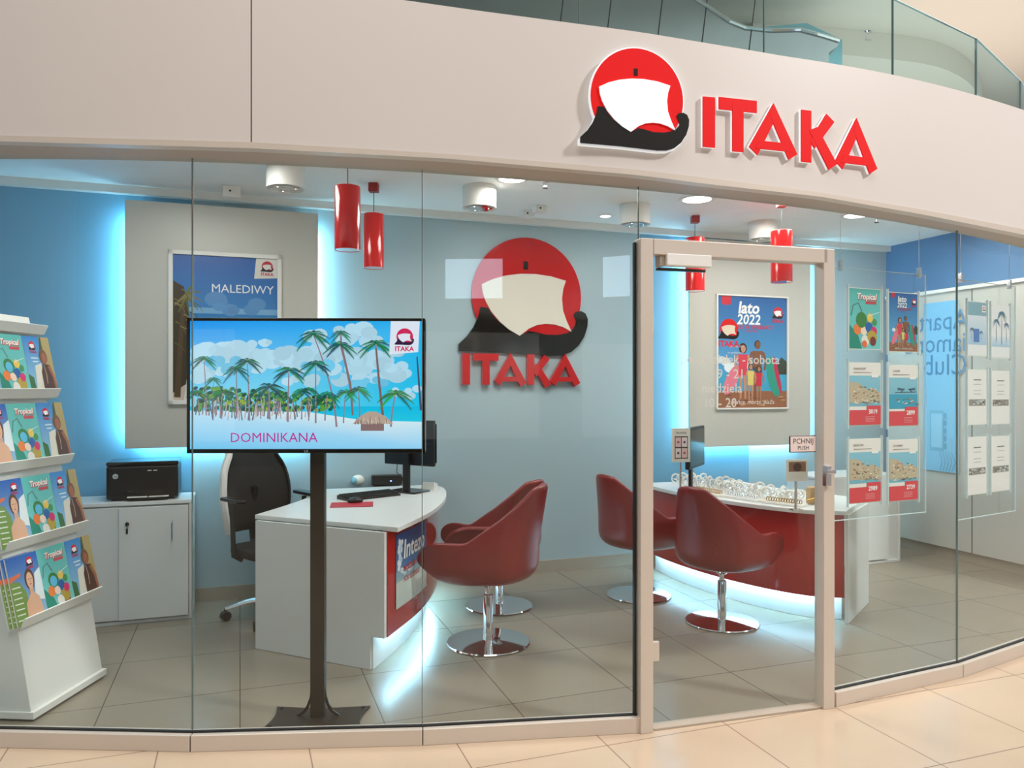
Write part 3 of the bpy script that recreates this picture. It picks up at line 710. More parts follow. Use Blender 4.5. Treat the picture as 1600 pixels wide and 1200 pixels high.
def desk(label, origin, outer, inner_, H, zred, side, toe_in=.085, over=.06, notch=True):
    """outer: front arc from the near end panel towards the wall; side = sign of the outward direction"""
    o = Vector((origin[0], origin[1], 0)); t = thing('reception_desk', label, 'desk', o)
    loc = lambda P: [(x-o.x, y-o.y) for x, y in P]
    oa = arcpts(loc(outer)); ia = arcpts(loc(inner_))
    # worktop
    bm = bmesh.new(); P = shift(oa, side*over)+list(reversed(ia))
    # round the far end
    add_prism(bm, P, H-.028, H); obj('worktop', bm, W['white'], t, bevel=.003)
    bm = bmesh.new(); wallstrip(bm, oa, -side*.02, zred, H-.0285); obj('front_panel', bm, W['red_gloss'], t, smooth=True)
    toe = shift(oa, -side*toe_in); bm = bmesh.new(); wallstrip(bm, toe, -side*.018, .002, H-.04); obj('toe_panel', bm, W['white'], t, smooth=True)
    led = shift(oa, -side*(toe_in-.045))[1:-1]; bm = bmesh.new(); wallstrip(bm, led, -side*.014, zred+.012, zred+.022); obj('led_strip', bm, W['led_soft'], t)
    tops = shift(oa, -side*.021); bm = bmesh.new(); wallstrip(bm, tops, -side*(toe_in-.022), zred+.026, zred+.04); obj('toe_ceiling', bm, W['white'], t)
    # end panel with its toe notch
    A = Vector(ia[0]); B = Vector(oa[0]); d = (B-A); L = d.length; an = math.atan2(d.y, d.x)
    bm = bmesh.new(); P = [(0.03, .002), (L-toe_in-.01, .002), (L-toe_in-.01, zred), (L-.004, zred), (L-.004, H-.0285), (0.03, H-.0285)]
    if not notch: P = [(.03, .002), (L+.012, .002), (L+.012, H-.0285), (.03, H-.0285)]
    add_ext(bm, P, -.011, .011); e = obj('end_panel', bm, W['white'], t); nn = Vector((-math.sin(an), math.cos(an)))*(-side*.016); e.location = (A.x+nn.x, A.y+nn.y, 0); e.rotation_euler = (0, 0, an)
    return t, oa, o
DL_out = [(-.68, 4.20), (-.56, 4.72), (-.52, 5.25), (-.56, 5.75), (-.66, 6.02)]
DL_in = [(-1.54, 4.60), (-1.46, 5.0), (-1.42, 5.35), (-1.46, 5.75)]
DLH = .79
dl, oaL, oL = desk('White desk with a curved red front and blue glow beneath, left desk behind the television', (-1.1, 4.9), DL_out, DL_in, DLH, .185, 1)
DR_out = [(2.19, 5.06), (1.96, 5.12), (1.70, 5.36), (1.44, 5.74), (1.25, 6.15), (1.14, 6.52)]
DR_in = [(2.57, 5.58), (2.38, 5.85), (2.10, 6.25), (1.95, 6.72)]
DRH = .745
dr, oaR, oR = desk('White topped counter with a long curved red front, seen through the entrance door', (1.9, 5.7), DR_out, DR_in, DRH, .165, -1, over=.05, notch=False)
# poster on the left desk's curved front
def bend_pic(p, path, x0, d, z):
    """lay a flat picture (x from 0) along a path"""
    cum = [0]
    for i in range(len(path)-1): cum.append(cum[-1]+(Vector(path[i+1])-Vector(path[i])).length)
    def pos(s, dep):
        for i in range(len(path)-1):
            if s <= cum[i+1] or i == len(path)-2:
                a, b = Vector(path[i]), Vector(path[i+1]); tt = (b-a).normalized(); q = a+tt*(s-cum[i]); return (q.x+tt.y*dep, q.y-tt.x*dep)
    for v in p.bm.verts:
        q = pos(v.co.x+x0, d-v.co.y); v.co = (q[0], q[1], v.co.z+z)
p = Pic(.0008); w_, h = .54, .42; n = 12
for i in range(n):
    xa, xb = w_*i/n, w_*(i+1)/n
    p.rect(xa, 0, xb, h*.35, (205, 212, 205), 1); p.rect(xa, h*.35, xb, h*.5, (150, 180, 190), 1, (120, 160, 185)); p.rect(xa, h*.5, xb, h, (70, 120, 170), 1, (30, 62, 120))
for i in range(22): p.ell(random.uniform(.04, .16)*w_, h*random.uniform(.45, .92), w_*.03, h*.04, random.choice([(225, 228, 230), (190, 205, 220)]), 2, 9)
for i in range(16): p.ell(random.uniform(.12, .5)*w_, h*random.uniform(.42, .52), w_*.04, h*.02, (200, 212, 218), 2, 9)
p.text('Intezo', .18*w_, h*.74, .15, (240, 238, 232), 4, align='LEFT', bold=.02, shear=.15)
p.text('MUZEUM WART', .20*w_, h*.49, .045, (200, 50, 50), 4, align='LEFT', bold=.02); p.text('FOR BUSINESS', .20*w_, h*.34, .042, (200, 50, 50), 4, align='LEFT', bold=.01)
bend_pic(p, oaL, .11, .004, .185+.12)
for f in p.bm.faces: pass
p.done('front_poster', W['print'], dl)

# ------------------------------------------------------------ red tub chairs
def tub_shell():
    bm = bmesh.new(); NU, NV = 44, 11; rows = []
    for i in range(NU+1):
        u = -1+2*i/NU; t = abs(u); sg = 1 if u >= 0 else -1
        if t < .46:
            a = t/.46*PI/2; x = -.10-.21*math.cos(a); y = sg*.29*math.sin(a)
        else:
            s = (t-.46)/.54; x = -.10+.47*s; y = sg*(.29+.015*math.sin(PI*s)-.03*s*s)
        q = min(1, max(0, (.64-t)/.46)); h = .655+.315*(q**.9 if q < 1 else 1)
        if q >= 1: h = .97+.01*(1-t/.18)
        s2 = max(0, (t-.80)/.20); zm = .535; shr = math.sqrt(max(.02, 1-(s2**2)*.93))
        col = []
        for j in range(NV+1):
            v = j/NV; z = .385+(h-.385)*v
            zz = zm+(z-zm)*shr if s2 > 0 else z
            k = min(1, (z-.385)/.13); sc = .70+.30*math.sqrt(max(0, 1-(1-k)**2))
            hi = max(0, z-.62)/.35
            xx = x*sc-(.05*hi if t < .6 else 0)*1.2
            yy = y*sc*(1-.28*hi)
            col.append(bm.verts.new((xx, yy, zz)))
        rows.append(col)
    for i in range(NU):
        for j in range(NV): bm.faces.new((rows[i][j], rows[i+1][j], rows[i+1][j+1], rows[i][j+1]))
    bm.faces.new([r[0] for r in rows])
    return bm
def make_chair(label):
    t = thing('tub_chair', label, 'chair', (0, 0, 0), 0, 'red tub chairs at the desks')
    s = obj('seat_shell', tub_shell(), W['leather'], t, smooth=False)
    s.data.shade_smooth()
    m = s.modifiers.new('thick', 'SOLIDIFY'); m.thickness = .045; m.offset = 1 if False else -1
    m2 = s.modifiers.new('sub', 'SUBSURF'); m2.levels = 1; m2.render_levels = 2
    bm = bmesh.new(); P = []
    for i in range(28):
        a = 2*PI*i/28; ca, sa = math.cos(a), math.sin(a)
        P.append((.02+.27*math.copysign(abs(ca)**.6, ca), .225*math.copysign(abs(sa)**.6, sa)))
    R = [ring(bm, [(.02+(x-.02)*k, y*k, z) for x, y in P]) for k, z in ((.80, .40), (.97, .43), (1, .47), (.97, .50), (.85, .52), (.4, .527))]
    for a, b in zip(R[:-1], R[1:]):
        for i in range(28): bm.faces.new((a[i], a[(i+1) % 28], b[(i+1) % 28], b[i]))
    bm.faces.new(list(reversed(R[0]))); bm.faces.new(R[-1])
    obj('seat_cushion', bm, W['leather'], t, smooth=True)
    obj('base_disc', BM(add_lathe, [(0, .001), (.245, .001), (.255, .006), (.25, .012), (.12, .017), (.03, .022), (0, .022)], (0, 0, 0), 56), W['chrome'], t, smooth=True)
    obj('column', BM(add_lathe, [(0, .02), (.032, .02), (.030, .03), (.030, .29), (.027, .295), (.018, .297), (.018, .335), (.036, .345), (.055, .372), (.055, .384), (0, .386)], (0, 0, 0), 28), W['chrome'], t, smooth=True)
    return t
CH = [('Red tub chair standing nearest the glass at the left desk', 763, 1004, 166), ('Red tub chair at the left desk, mostly hidden behind the nearer tub chair', 780, 947, 146),
      ('Red tub chair on a chrome disc just right of the door frame, before the counter', 1128, 972, 38), ('Red tub chair cut by the left door post, near the back wall', 998, 930, 28)]
ch0 = make_chair('x')
for i, (lb, px, py, an) in enumerate(CH):
    c = ch0 if i == 0 else copy_tree(ch0)
    c.location = floor_at(px, py); c.rotation_euler = (0, 0, math.radians(an)); c['label'] = lb
    if i: c.scale = (.94, .94, .94)

# ------------------------------------------------------------ office chair behind the left desk
oc = thing('office_chair', 'Black mesh office chair with pale side frame behind the left desk', 'chair', (-1.62, 5.20, 0), math.radians(-45))
def back_pts(w_, z): pass
bm = bmesh.new(); NZ, NX = 12, 8; rows = []
for j in range(NZ+1):
    v = j/NZ; z = .56+.62*v; hw_ = .20+.045*math.sin(PI*min(1, v*1.2))-.05*max(0, v-.7)/.3; xb = -.23-.06*math.sin(PI*v)*0-.10*v*v+.03*math.sin(v*PI)
    rows.append([bm.verts.new((xb-.045*(1-(2*i/NX-1)**2), (2*i/NX-1)*hw_, z)) for i in range(NX+1)])
for j in range(NZ):
    for i in range(NX): bm.faces.new((rows[j][i], rows[j][i+1], rows[j+1][i+1], rows[j+1][i]))
edge = [Vector(r[0].co) for r in rows]; edge2 = [Vector(r[-1].co) for r in rows]; topr = [Vector(v.co) for v in rows[-1]]
bk = obj('backrest', bm, W['mesh'], oc, smooth=True); sm = bk.modifiers.new('s', 'SOLIDIFY'); sm.thickness = .02
bm = bmesh.new(); add_tube(bm, edge, .026, 8); obj('back_frame', bm, W['white_m'], oc, smooth=True)
bm = bmesh.new(); add_tube(bm, topr[1:]+list(reversed(edge2))[1:], .012, 8); obj('back_rim', bm, W['black'], oc, smooth=True)
bm = bmesh.new(); add_tube(bm, [(-.26, 0, .86), (-.31, 0, .62), (-.28, 0, .48), (-.10, 0, .40), (0, 0, .39)], .024, 8); obj('back_support', bm, W['black'], oc, smooth=True)
bm = bmesh.new(); P = [(.0+.235*math.copysign(abs(math.cos(2*PI*i/24))**.5, math.cos(2*PI*i/24)), .235*math.copysign(abs(math.sin(2*PI*i/24))**.5, math.sin(2*PI*i/24))) for i in range(24)]
add_prism(bm, P, .43, .49); obj('seat', bm, W['mesh'], oc, bevel=.02)
for s in (-1, 1):
    bm = bmesh.new(); add_tube(bm, [(-.04, s*.20, .41), (-.04, s*.255, .44), (-.05, s*.265, .79)], .017, 8); a_ = obj('armrest', bm, W['black'], oc, smooth=True)
    box('arm_pad', (-.03, s*.265, .812), (.25, .07, .025), W['black'], a_, .01)
bm = bmesh.new(); add_lathe(bm, [(0, .09), (.045, .09), (.04, .14), (.028, .16), (.028, .40), (.08, .42), (0, .43)], (0, 0, 0), 16); obj('gas_lift', bm, W['black'], oc, smooth=True)
for k in range(5):
    a = 2*PI*k/5+.45; bm = bmesh.new()
    add_tube(bm, [(.03*math.cos(a), .03*math.sin(a), .125), (.17*math.cos(a), .17*math.sin(a), .11), (.30*math.cos(a), .30*math.sin(a), .075)], [.026, .020, .014], 8)
    lg = obj('leg', bm, W['chrome'], oc, smooth=True)
    bm = bmesh.new(); x, y = .30*math.cos(a), .30*math.sin(a)
    M_ = Matrix.Rotation(a+.5, 4, 'Z') @ Matrix.Rotation(PI/2, 4, 'X')
    bmesh.ops.create_cone(bm, cap_ends=True, segments=18, radius1=.031, radius2=.031, depth=.046, matrix=Matrix.Translation((x, y, .032)) @ M_); add_tube(bm, [(x, y, .05), (x, y, .08)], .009, 6)
    obj('castor', bm, W['black'], lg, smooth=True)

# ------------------------------------------------------------ sliding-door cabinet, printer
def cabinet(label, a0, a1, b0, b1, H, div=None, grp=None):
    t = thing('cabinet', label, 'cabinet', ab((a0+a1)/2, (b0+b1)/2), TH); w_, d = a1-a0, b1-b0
    box('body', (0, .01, H/2-.005), (w_-.004, d-.03, H-.04), W['white'], t, .002); box('cabinet_top', (0, 0, H-.011), (w_+.01, d, .022), W['white'], t, .002)
    box('plinth', (0, -.0, .012), (w_, d-.01, .02), W['white'], t)
    bs = bmesh.new(); add_box(bs, (w_/2-.008, -.0, H/2), (.016, d-.004, H-.024)); obj('side_panel', bs, W['white'], t, bevel=.001)
    return t, w_, d
ac = wall_at(300, 800, BACK-.38)[0]
cb_, cw, cdp = cabinet('White two-door sliding cabinet under the black printer', ac-1.30, ac, BACK-.42, BACK-.02, .80)
xd = wall_at(186, 860, BACK-.42)[0]-(ac-.65)
for x0, x1, dy in ((-.64, xd+.01, .0), (xd, .63, -.012)):
    dd = box('sliding_door', ((x0+x1)/2, -cdp/2+.004+dy, .40), (x1-x0, .014, .735), W['white'], cb_, .002)
    if dy: 
        bm = bmesh.new(); xh = .60-.07; P = [(xh, -cdp/2-.014, .53), (xh, -cdp/2-.036, .545), (xh, -cdp/2-.036, .655), (xh, -cdp/2-.014, .67)]
        add_tube(bm, P, .006, 8); obj('door_handle', bm, W['silver'], dd, smooth=True)
        bm = bmesh.new(); bmesh.ops.create_cone(bm, cap_ends=True, segments=14, radius1=.012, radius2=.012, depth=.012, matrix=Matrix.Translation((x0+.05, -cdp/2-.018, .66)) @ Matrix.Rotation(PI/2, 4, 'X'))
        add_box(bm, (x0+.05, -cdp/2-.028, .665), (.006, .012, .022)); add_box(bm, (x0+.05, -cdp/2-.030, .615), (.012, .004, .035)); add_tube(bm, [(x0+.05, -cdp/2-.03, .65), (x0+.05, -cdp/2-.03, .63)], .003, 6)
        obj('lock_with_keys', bm, W['black'], dd)
ap0 = wall_at(163, 740, BACK-.35)[0]; ap1 = wall_at(281, 740, BACK-.35)[0]; apc = (ap0+ap1)/2
pr = thing('printer', 'Black laser printer on the white sliding-door cabinet', 'printer', ab(apc, BACK-.20, .80), TH); pw = ap1-ap0-.02
bm = bmesh.new(); add_ext(bm, [(-pw/2, .012), (pw/2, .012), (pw/2, .23), (-pw/2, .23)], -.15, .15); obj('printer_body', bm, W['black'], pr, bevel=.012)
box('printer_lid', (0, .005, .244), (pw+.004, .30, .028), W['blackg'], pr, .008); box('printer_foot', (0, 0, .007), (pw-.06, .24, .013), W['black'], pr)
box('output_slot', (.02, -.152, .05), (pw*.56, .012, .035), W['blackg'], pr, .003)
tr = box('paper_tray', (.03, -.172, .018), (pw*.50, .05, .012), W['black'], pr, .002); box('sheet_paper', (-.03, -.172, .0262), (.12, .044, .004), W['paper'], tr); box('sheet_paper', (.10, -.172, .0262), (.12, .044, .004), W['paper'], tr)
p = Pic(); p.ell(-pw/2+.055, .165, .017, .017, (200, 205, 210), 1, 20); p.text('hp', -pw/2+.055, .164, .022, (20, 20, 22), 2, shear=.3)
p.done('printer_logo', W['decal'], pr).location = (0, -.1515, 0)
for x in (.03, .065): box('indicator', (x+.012, -.1512, .198), (.025, .001, .005), W['paper'], pr)

# small cabinet beyond the counter
wc, _, wd_ = cabinet('White low cabinet beyond the right end of the counter', wall_at(1335, 800, 5.30)[0]-.35, wall_at(1407, 800, 5.30)[0], 5.30, 5.75, .78)
box('door', (0, -wd_/2+.004, .40), (.60, .014, .73), W['white'], wc, .002)

# ------------------------------------------------------------ things on the left desk
def on_desk(px, py, z): return floor_at(px, py, z)
q = on_desk(560, 759, DLH); wb = thing('desk_camera', 'Small white rounded webcam speaker near the back of the left desk', 'webcam', q, math.radians(-30))
bm = bmesh.new(); add_sphere(bm, (0, 0, .045), .045, (1, 1.35, 1)); obj('shell', bm, W['whites'], wb, smooth=True)
bm = bmesh.new(); add_sphere(bm, (.0, -.045, .045), .028, (1, .75, 1)); obj('lens_ring', bm, W['teal'], wb, smooth=True)
q = on_desk(604, 758, DLH); rb = thing('router_box', 'Black box with a small blue light at the back of the left desk', 'electronics box', q, math.radians(12))
bm = bmesh.new(); add_box(bm, (0, 0, .045), (.235, .14, .075)); obj('case', bm, W['black'], rb, bevel=.008)
for z in (.025, .055, .075): box('vent_line', (0, -.0705, z), (.2, .002, .004), W['dark'], rb)
box('indicator', (.03, -.0715, .04), (.012, .002, .006), emat('blue_indicator', (.3, .4, 1), 6), rb); box('foot', (0, 0, .004), (.2, .11, .0075), W['dark'], rb)
q = on_desk(550, 789, DLH)
mpad = obj('mouse_mat', BM(add_box, (0, 0, .0025), (.27, .20, .004)), W['mred'], loc=q, rz=math.radians(10)); tag(mpad, 'Red mouse mat on the left desk', 'mouse mat')
q = on_desk(555, 786, DLH); bm = bmesh.new(); add_sphere(bm, (0, 0, .012), .05, (1.1, .7, .45)); bmesh.ops.bisect_plane(bm, geom=bm.verts[:]+bm.edges[:]+bm.faces[:], plane_co=(0, 0, 0), plane_no=(0, 0, -1), clear_outer=True)
ms_ = obj('computer_mouse', bm, W['black'], smooth=True, loc=(q.x, q.y, DLH+.005), rz=.5); tag(ms_, 'Black computer mouse on the red mat', 'mouse')
q = on_desk(577, 777, DLH); kb = thing('keyboard', 'Black computer keyboard beside the red mouse mat', 'keyboard', q, math.radians(42))
bm = bmesh.new(); add_extx(bm, [(-.075, .001), (.075, .001), (.075, .028), (-.075, .012)], -.21, .21); obj('keyboard_case', bm, W['black'], kb, bevel=.002)
bm = bmesh.new()
for r in range(5):
    for k in range(16): add_box(bm, (-.19+.0253*k, -.052+.026*r, .018+.0028*r), (.021, .021, .012))
obj('keys', bm, W['blackg'], kb)
q = at(640, 760, 5.62); q.z = DLH; mo = thing('monitor', 'Black computer monitor on the left desk, seen beside the television edge', 'monitor', q, math.radians(-32))
box('monitor_case', (0, .0, .36), (.46, .03, .33), W['black'], mo, .006); box('monitor_screen', (0, .017, .36), (.47, .004, .28), W['blackg'], mo)
bm = bmesh.new(); add_box(bm, (0, -.035, .16), (.055, .025, .31)); obj('neck', bm, W['black'], mo, bevel=.003)
bm = bmesh.new(); add_prism(bm, [(-.13, -.10), (.13, -.10), (.12, .09), (-.12, .09)], .001, .014); obj('stand_base', bm, W['blackg'], mo, bevel=.003)
bm = bmesh.new(); add_tube(bm, [(-.10, -.02, .22), (-.08, -.05, .14), (-.03, -.05, .11), (-.01, -.055, .05), (.0, -.06, .016)], .003, 6); obj('cable', bm, W['dark'], mo)
q = on_desk(670, 765, DLH); kh = thing('card_holder', 'White business card holder near the tip of the left desk', 'card holder', q, math.radians(-15))
bm = bmesh.new(); add_extx(bm, [(-.03, .001), (.035, .001), (.035, .045), (.02, .045), (.005, .012), (-.022, .012), (-.03, .02)], -.055, .055); obj('holder', bm, W['whites'], kh)
box('card_stack', (0, .006, .03), (.09, .018, .045), W['paper'], kh)

# ------------------------------------------------------------ pendants and ceiling fittings
def pendant(px, pyb, pyt, Y, D, label):
    c = at(px, pyb, Y); zt = at(px, pyt, Y).z; h = zt-c.z; t = thing('pendant_lamp', label, 'lamp', (c.x, c.y, c.z), 0, 'red cylinder pendant lamps')
    r = D/2
    bm = bmesh.new(); add_lathe(bm, [(r*.93, .004), (r, 0), (r, .012), (r, h-.004), (r*.97, h), (.02, h), (.02, h-.004), (r*.93, h-.008)], (0, 0, 0), 40); 
    obj('lamp_shade', bm, W['lamp_red'], t, smooth=True)
    bm = bmesh.new(); add_lathe(bm, [(r*.925, .002), (r*.86, .02), (r*.55, .05), (r*.3, .06), (0, .06)], (0, 0, 0), 32); obj('reflector', bm, W['chrome'], t, smooth=True)
    bm = bmesh.new(); add_sphere(bm, (0, 0, .028), r*.42, (1, 1, .5)); obj('bulb', bm, W['bulb'], t, smooth=True)
    bm = bmesh.new(); add_tube(bm, [(0, 0, h), (0, 0, CEIL-c.z-.05)], .0028, 6); obj('cord', bm, W['cord'], t)
    cp = bmesh.new(); add_box(cp, (0, 0, CEIL-c.z-.03), (.065, .065, .058)); obj('ceiling_cap', cp, W['cap_red'], t, bevel=.004)
    return t
pendant(543, 391, 292, 4.2, .14, 'Bright red cylinder pendant lamp, the larger one left of the two above the television')
pendant(584, 419, 335, 5.3, .142, 'Dark red cylinder pendant lamp, the lower one right of the two above the television')
pendant(1221, 441, 361, 5.75, .158, 'Red cylinder pendant lamp behind the right end of the door head')
pendant(1086, 455, 372, 6.3, .155, 'Red cylinder pendant lamp behind the door closer')
def spot_can(px, pyt, label, D=.235, H=.15):
    c = ceil_at(px, pyt, CEIL); t = thing('ceiling_spotlight', label, 'light', (c.x, c.y, CEIL), 0, 'surface mounted ceiling spotlights')
    r = D/2; bm = bmesh.new(); add_lathe(bm, [(r*.9, -H+.006), (r, -H), (r, -.001), (0, -.001), (0, -.01), (r*.9, -.02)], (0, 0, 0), 36); obj('housing', bm, W['white_m'], t, smooth=True)
    bm = bmesh.new()
    for k in range(7):
        a = 2*PI*k/6; x, y = (0, 0) if k == 6 else (r*.55*math.cos(a), r*.55*math.sin(a)); add_lathe(bm, [(r*.27, -H-.002), (r*.16, -H+.022), (0, -H+.026)], (x, y, 0), 12)
    obj('reflector', bm, W['chrome'], t, smooth=True)
    bm = bmesh.new(); add_lathe(bm, [(0, -H+.03), (r*.89, -H+.03), (r*.89, -H+.034), (0, -H+.034)]); obj('reflector_plate', bm, W['silver'], t)
    for k in (0, 2, 4):
        a = 2*PI*k/6; bm = bmesh.new(); add_sphere(bm, (r*.55*math.cos(a), r*.55*math.sin(a), -H+.008), .011); obj('bulb', bm, W['bulb'], t)
for px, py, lb in ((749, 292, 'White drum ceiling spotlight between the television and the entrance door'), (446, 258, 'White drum ceiling spotlight above the left wall panel'), (992, 321, 'White drum ceiling spotlight behind the glass joint left of the door'), (1192, 347, 'White drum ceiling spotlight above the door, near the back wall')):
    spot_can(px, py, lb)
def downlight(px, py, D, label, e=18, m=None):
    c = ceil_at(px, py, CEIL); t = thing('recessed_downlight', label, 'light', (c.x, c.y, CEIL), 0, 'round recessed downlights'); r = D/2
    obj('rim', BM(add_lathe, [(r*.93, -.006), (r*1.02, -.008), (r*1.08, -.001), (0, -.001), (0, -.003), (r*.93, -.003)], (0, 0, 0), 32), W['white_m'], t, smooth=True)
    obj('diffuser', BM(add_lathe, [(0, -.0075), (r*.8, -.007), (r*.925, -.0045), (r*.925, -.0032), (0, -.0032)], (0, 0, 0), 32), m or W['lampw'], t, smooth=True)
    if e: lamp('downlight_beam', (c.x, c.y, CEIL-.02), e, (1, .96, .9), .2, kind='SPOT', spot=math.radians(130))
downlight(800, 279, .21, 'Round recessed downlight left of the sprinkler above the wall emblem')
downlight(1089, 311, .25, 'Round recessed downlight, the brightest one directly above the door')
downlight(1338, 336, .22, 'Round recessed downlight right of the door, above the glass display')
downlight(946, 337, .10, 'Small recessed downlight above the left door post', 5)
downlight(1146, 380, .09, 'Tiny recessed downlight just above the door head', 0)
downlight(1527, 366, .10, 'Cyan-white recessed spot at the far right, left of its pair', 3, emat('cyan_spot', (.5, .9, 1), 10))
downlight(1548, 371, .10, 'Cyan-white recessed spot at the far right, right of its pair', 3, emat('cyan_spot_b', (.5, .9, 1), 10))
def sprinkler(px, py, z, label):
    c = ceil_at(px, py, z); t = thing('sprinkler', label, 'sprinkler', (c.x, c.y, z)); s = 1 if z < 4 else 2.6
    bm = bmesh.new(); add_lathe(bm, [(0, -.002), (.024*s, -.002), (.022*s, -.008*s), (.008*s, -.01*s), (.007*s, -.04*s), (0, -.04*s)], (0, 0, 0), 16); obj('pipe', bm, W['silver'], t, smooth=True)
    obj('deflector', BM(add_lathe, [(0, -.048*s), (.02*s, -.048*s), (.02*s, -.044*s), (0, -.042*s)], (0, 0, 0), 14), W['brown_m'] if s == 1 else W['chrome'], t)
    bm = bmesh.new()
    for q in (-1, 1): add_tube(bm, [(q*.006*s, 0, -.03*s), (q*.013*s, 0, -.036*s), (q*.004*s, 0, -.045*s)], .002*s, 6)
    obj('yoke', bm, W['silver'], t)
sprinkler(852, 283, CEIL, 'Small ceiling sprinkler right of the round light above the emblem'); sprinkler(1370, 339, CEIL, 'Small ceiling sprinkler right of the door, beside the round light')
def cbox(px, py, s, label, name='ceiling_sensor', z=CEIL):
    c = ceil_at(px, py, z); t = thing(name, label, 'sensor', (c.x, c.y, z), TH)
    box('sensor_case', (0, 0, -s[2]/2-.001), s, W['white_m'], t, .004); box('sensor_eye', (-.01, -s[1]/2-.001, -s[2]/2), (.014, .004, .012), W['dark'], t)
cbox(362, 292, (.12, .10, .08), 'White box fixed to the ceiling above the left wall panel'); cbox(843, 322, (.09, .09, .05), 'Small white ceiling sensor, the nearer one above the wall emblem'); cbox(823, 330, (.09, .09, .05), 'Small white ceiling sensor, the farther one above the wall emblem')

# ------------------------------------------------------------ brochure rack
RX, RY = -2.235, 3.86
rack = thing('brochure_rack', 'White slanted brochure rack with tiered shelves at the left edge', 'rack', (RX, RY, 0), math.radians(-4))
def prof(z): return -.065-.218*(z-.43)      # body front at height z
y0, y1 = -.29, .26
bm = bmesh.new(); P = [(.02, .045), (prof(.43)+.02, .43), (prof(1.93), 1.93), (prof(1.93)-.04, 1.93), (prof(.43)-.14, .43), (-.24, .045)]
a = ring(bm, [(x, y0, z) for x, z in P]); b = ring(bm, [(x, y1, z) for x, z in P]); bm.faces.new(a); bm.faces.new(list(reversed(b)))
for i in range(6): bm.faces.new((a[i], b[i], b[(i+1) % 6], a[(i+1) % 6]))
obj('rack_body', bm, W['white_m'], rack, bevel=.003)
box('base_board', (-.22, (y0+y1)/2, .028), (.52, y1-y0+.02, .034), W['white_m'], rack, .003)
for x in (-.42, .0):
    for y in (y0+.04, y1-.04): obj('foot', BM(add_lathe, [(0, .0005), (.016, .0005), (.016, .011), (0, .0115)], (x, y, 0), 12), W['dark'], rack)
bm = bmesh.new(); add_tube(bm, [(-.30, y0+.10, .05), (-.42, y0+.02, .60)], .022, 10); obj('grey_strut', bm, W['cord'], rack, smooth=True)
bm = bmesh.new(); add_tube(bm, [(-.34, y0+.04, .05), (-.47, y0-.02, .55)], .016, 10); obj('grey_strut', bm, W['cord'], rack, smooth=True)
TIERS = [.445, .80, 1.16, 1.51]
for k, z in enumerate(TIERS+[1.85]):
    x = prof(z)
    bm = bmesh.new(); Q = [(x-.02, z-.03), (x+.055, z-.012), (x+.078, z+.035), (x+.072, z+.038), (x+.050, z-.004), (x-.02, z-.018)]
    ya, yb = y0-.02, y1+.02
    a = ring(bm, [(u, ya, v) for u, v in Q]); b = ring(bm, [(u, yb, v) for u, v in Q]); bm.faces.new(a); bm.faces.new(list(reversed(b)))
    for i in range(6): bm.faces.new((a[i], b[i], b[(i+1) % 6], a[(i+1) % 6]))
    sh_ = obj('shelf', bm, W['white_m'], rack)
    p = Pic(); p.text('x' if False else '-', 0, 0, .02, (150, 60, 60), 1); p.bm.free()
def cover_spa(w_, h):
    p = Pic(); p.rect(-w_/2, 0, w_/2, h, (150, 190, 215), 1, (20, 90, 180)); p.poly([(-w_/2, 0), (w_*.02, 0), (-w_*.05, h*.45), (-w_*.2, h*.62), (-w_/2, h*.66)], (120, 150, 72), 2)
    for i in range(7): p.line([(-w_*.46, h*(.08+.08*i)), (-w_*.2, h*(.07+.08*i))], h*.018, h*.018, (225, 230, 215), 3)
    p.poly([(-w_/2, h*.64), (-w_*.15, h*.70), (-w_*.12, h*.75), (-w_/2, h*.72)], (225, 110, 70), 3)
    p.poly([(w_*.2, h*.3), (w_/2, h*.25), (w_/2, h*.75), (w_*.3, h*.68)], (225, 232, 236), 2)
    p.ell(w_*.12, h*.62, w_*.15, h*.16, (92, 56, 40), 4); p.ell(w_*.12, h*.60, w_*.105, h*.125, (226, 176, 146), 5)
    for s in (-1, 1): p.ell(w_*.12+s*w_*.04, h*.62, w_*.02, h*.006, (70, 40, 36), 6, 8)
    p.ell(w_*.12, h*.545, w_*.03, h*.009, (180, 70, 70), 6, 8); p.line([(w_*.12, h*.61), (w_*.125, h*.575)], w_*.012, w_*.018, (205, 150, 120), 6)
    p.rect(w_*.06, h*.38, w_*.18, h*.5, (216, 164, 134), 4.5); p.poly([(-w_*.15, 0), (w_*.40, 0), (w_*.33, h*.32), (w_*.18, h*.42), (w_*.04, h*.40), (-w_*.12, h*.28)], (222, 172, 142), 4.5)
    emblem_pic(p, w_*.22, h*.88, w_*.10, k=4); return p
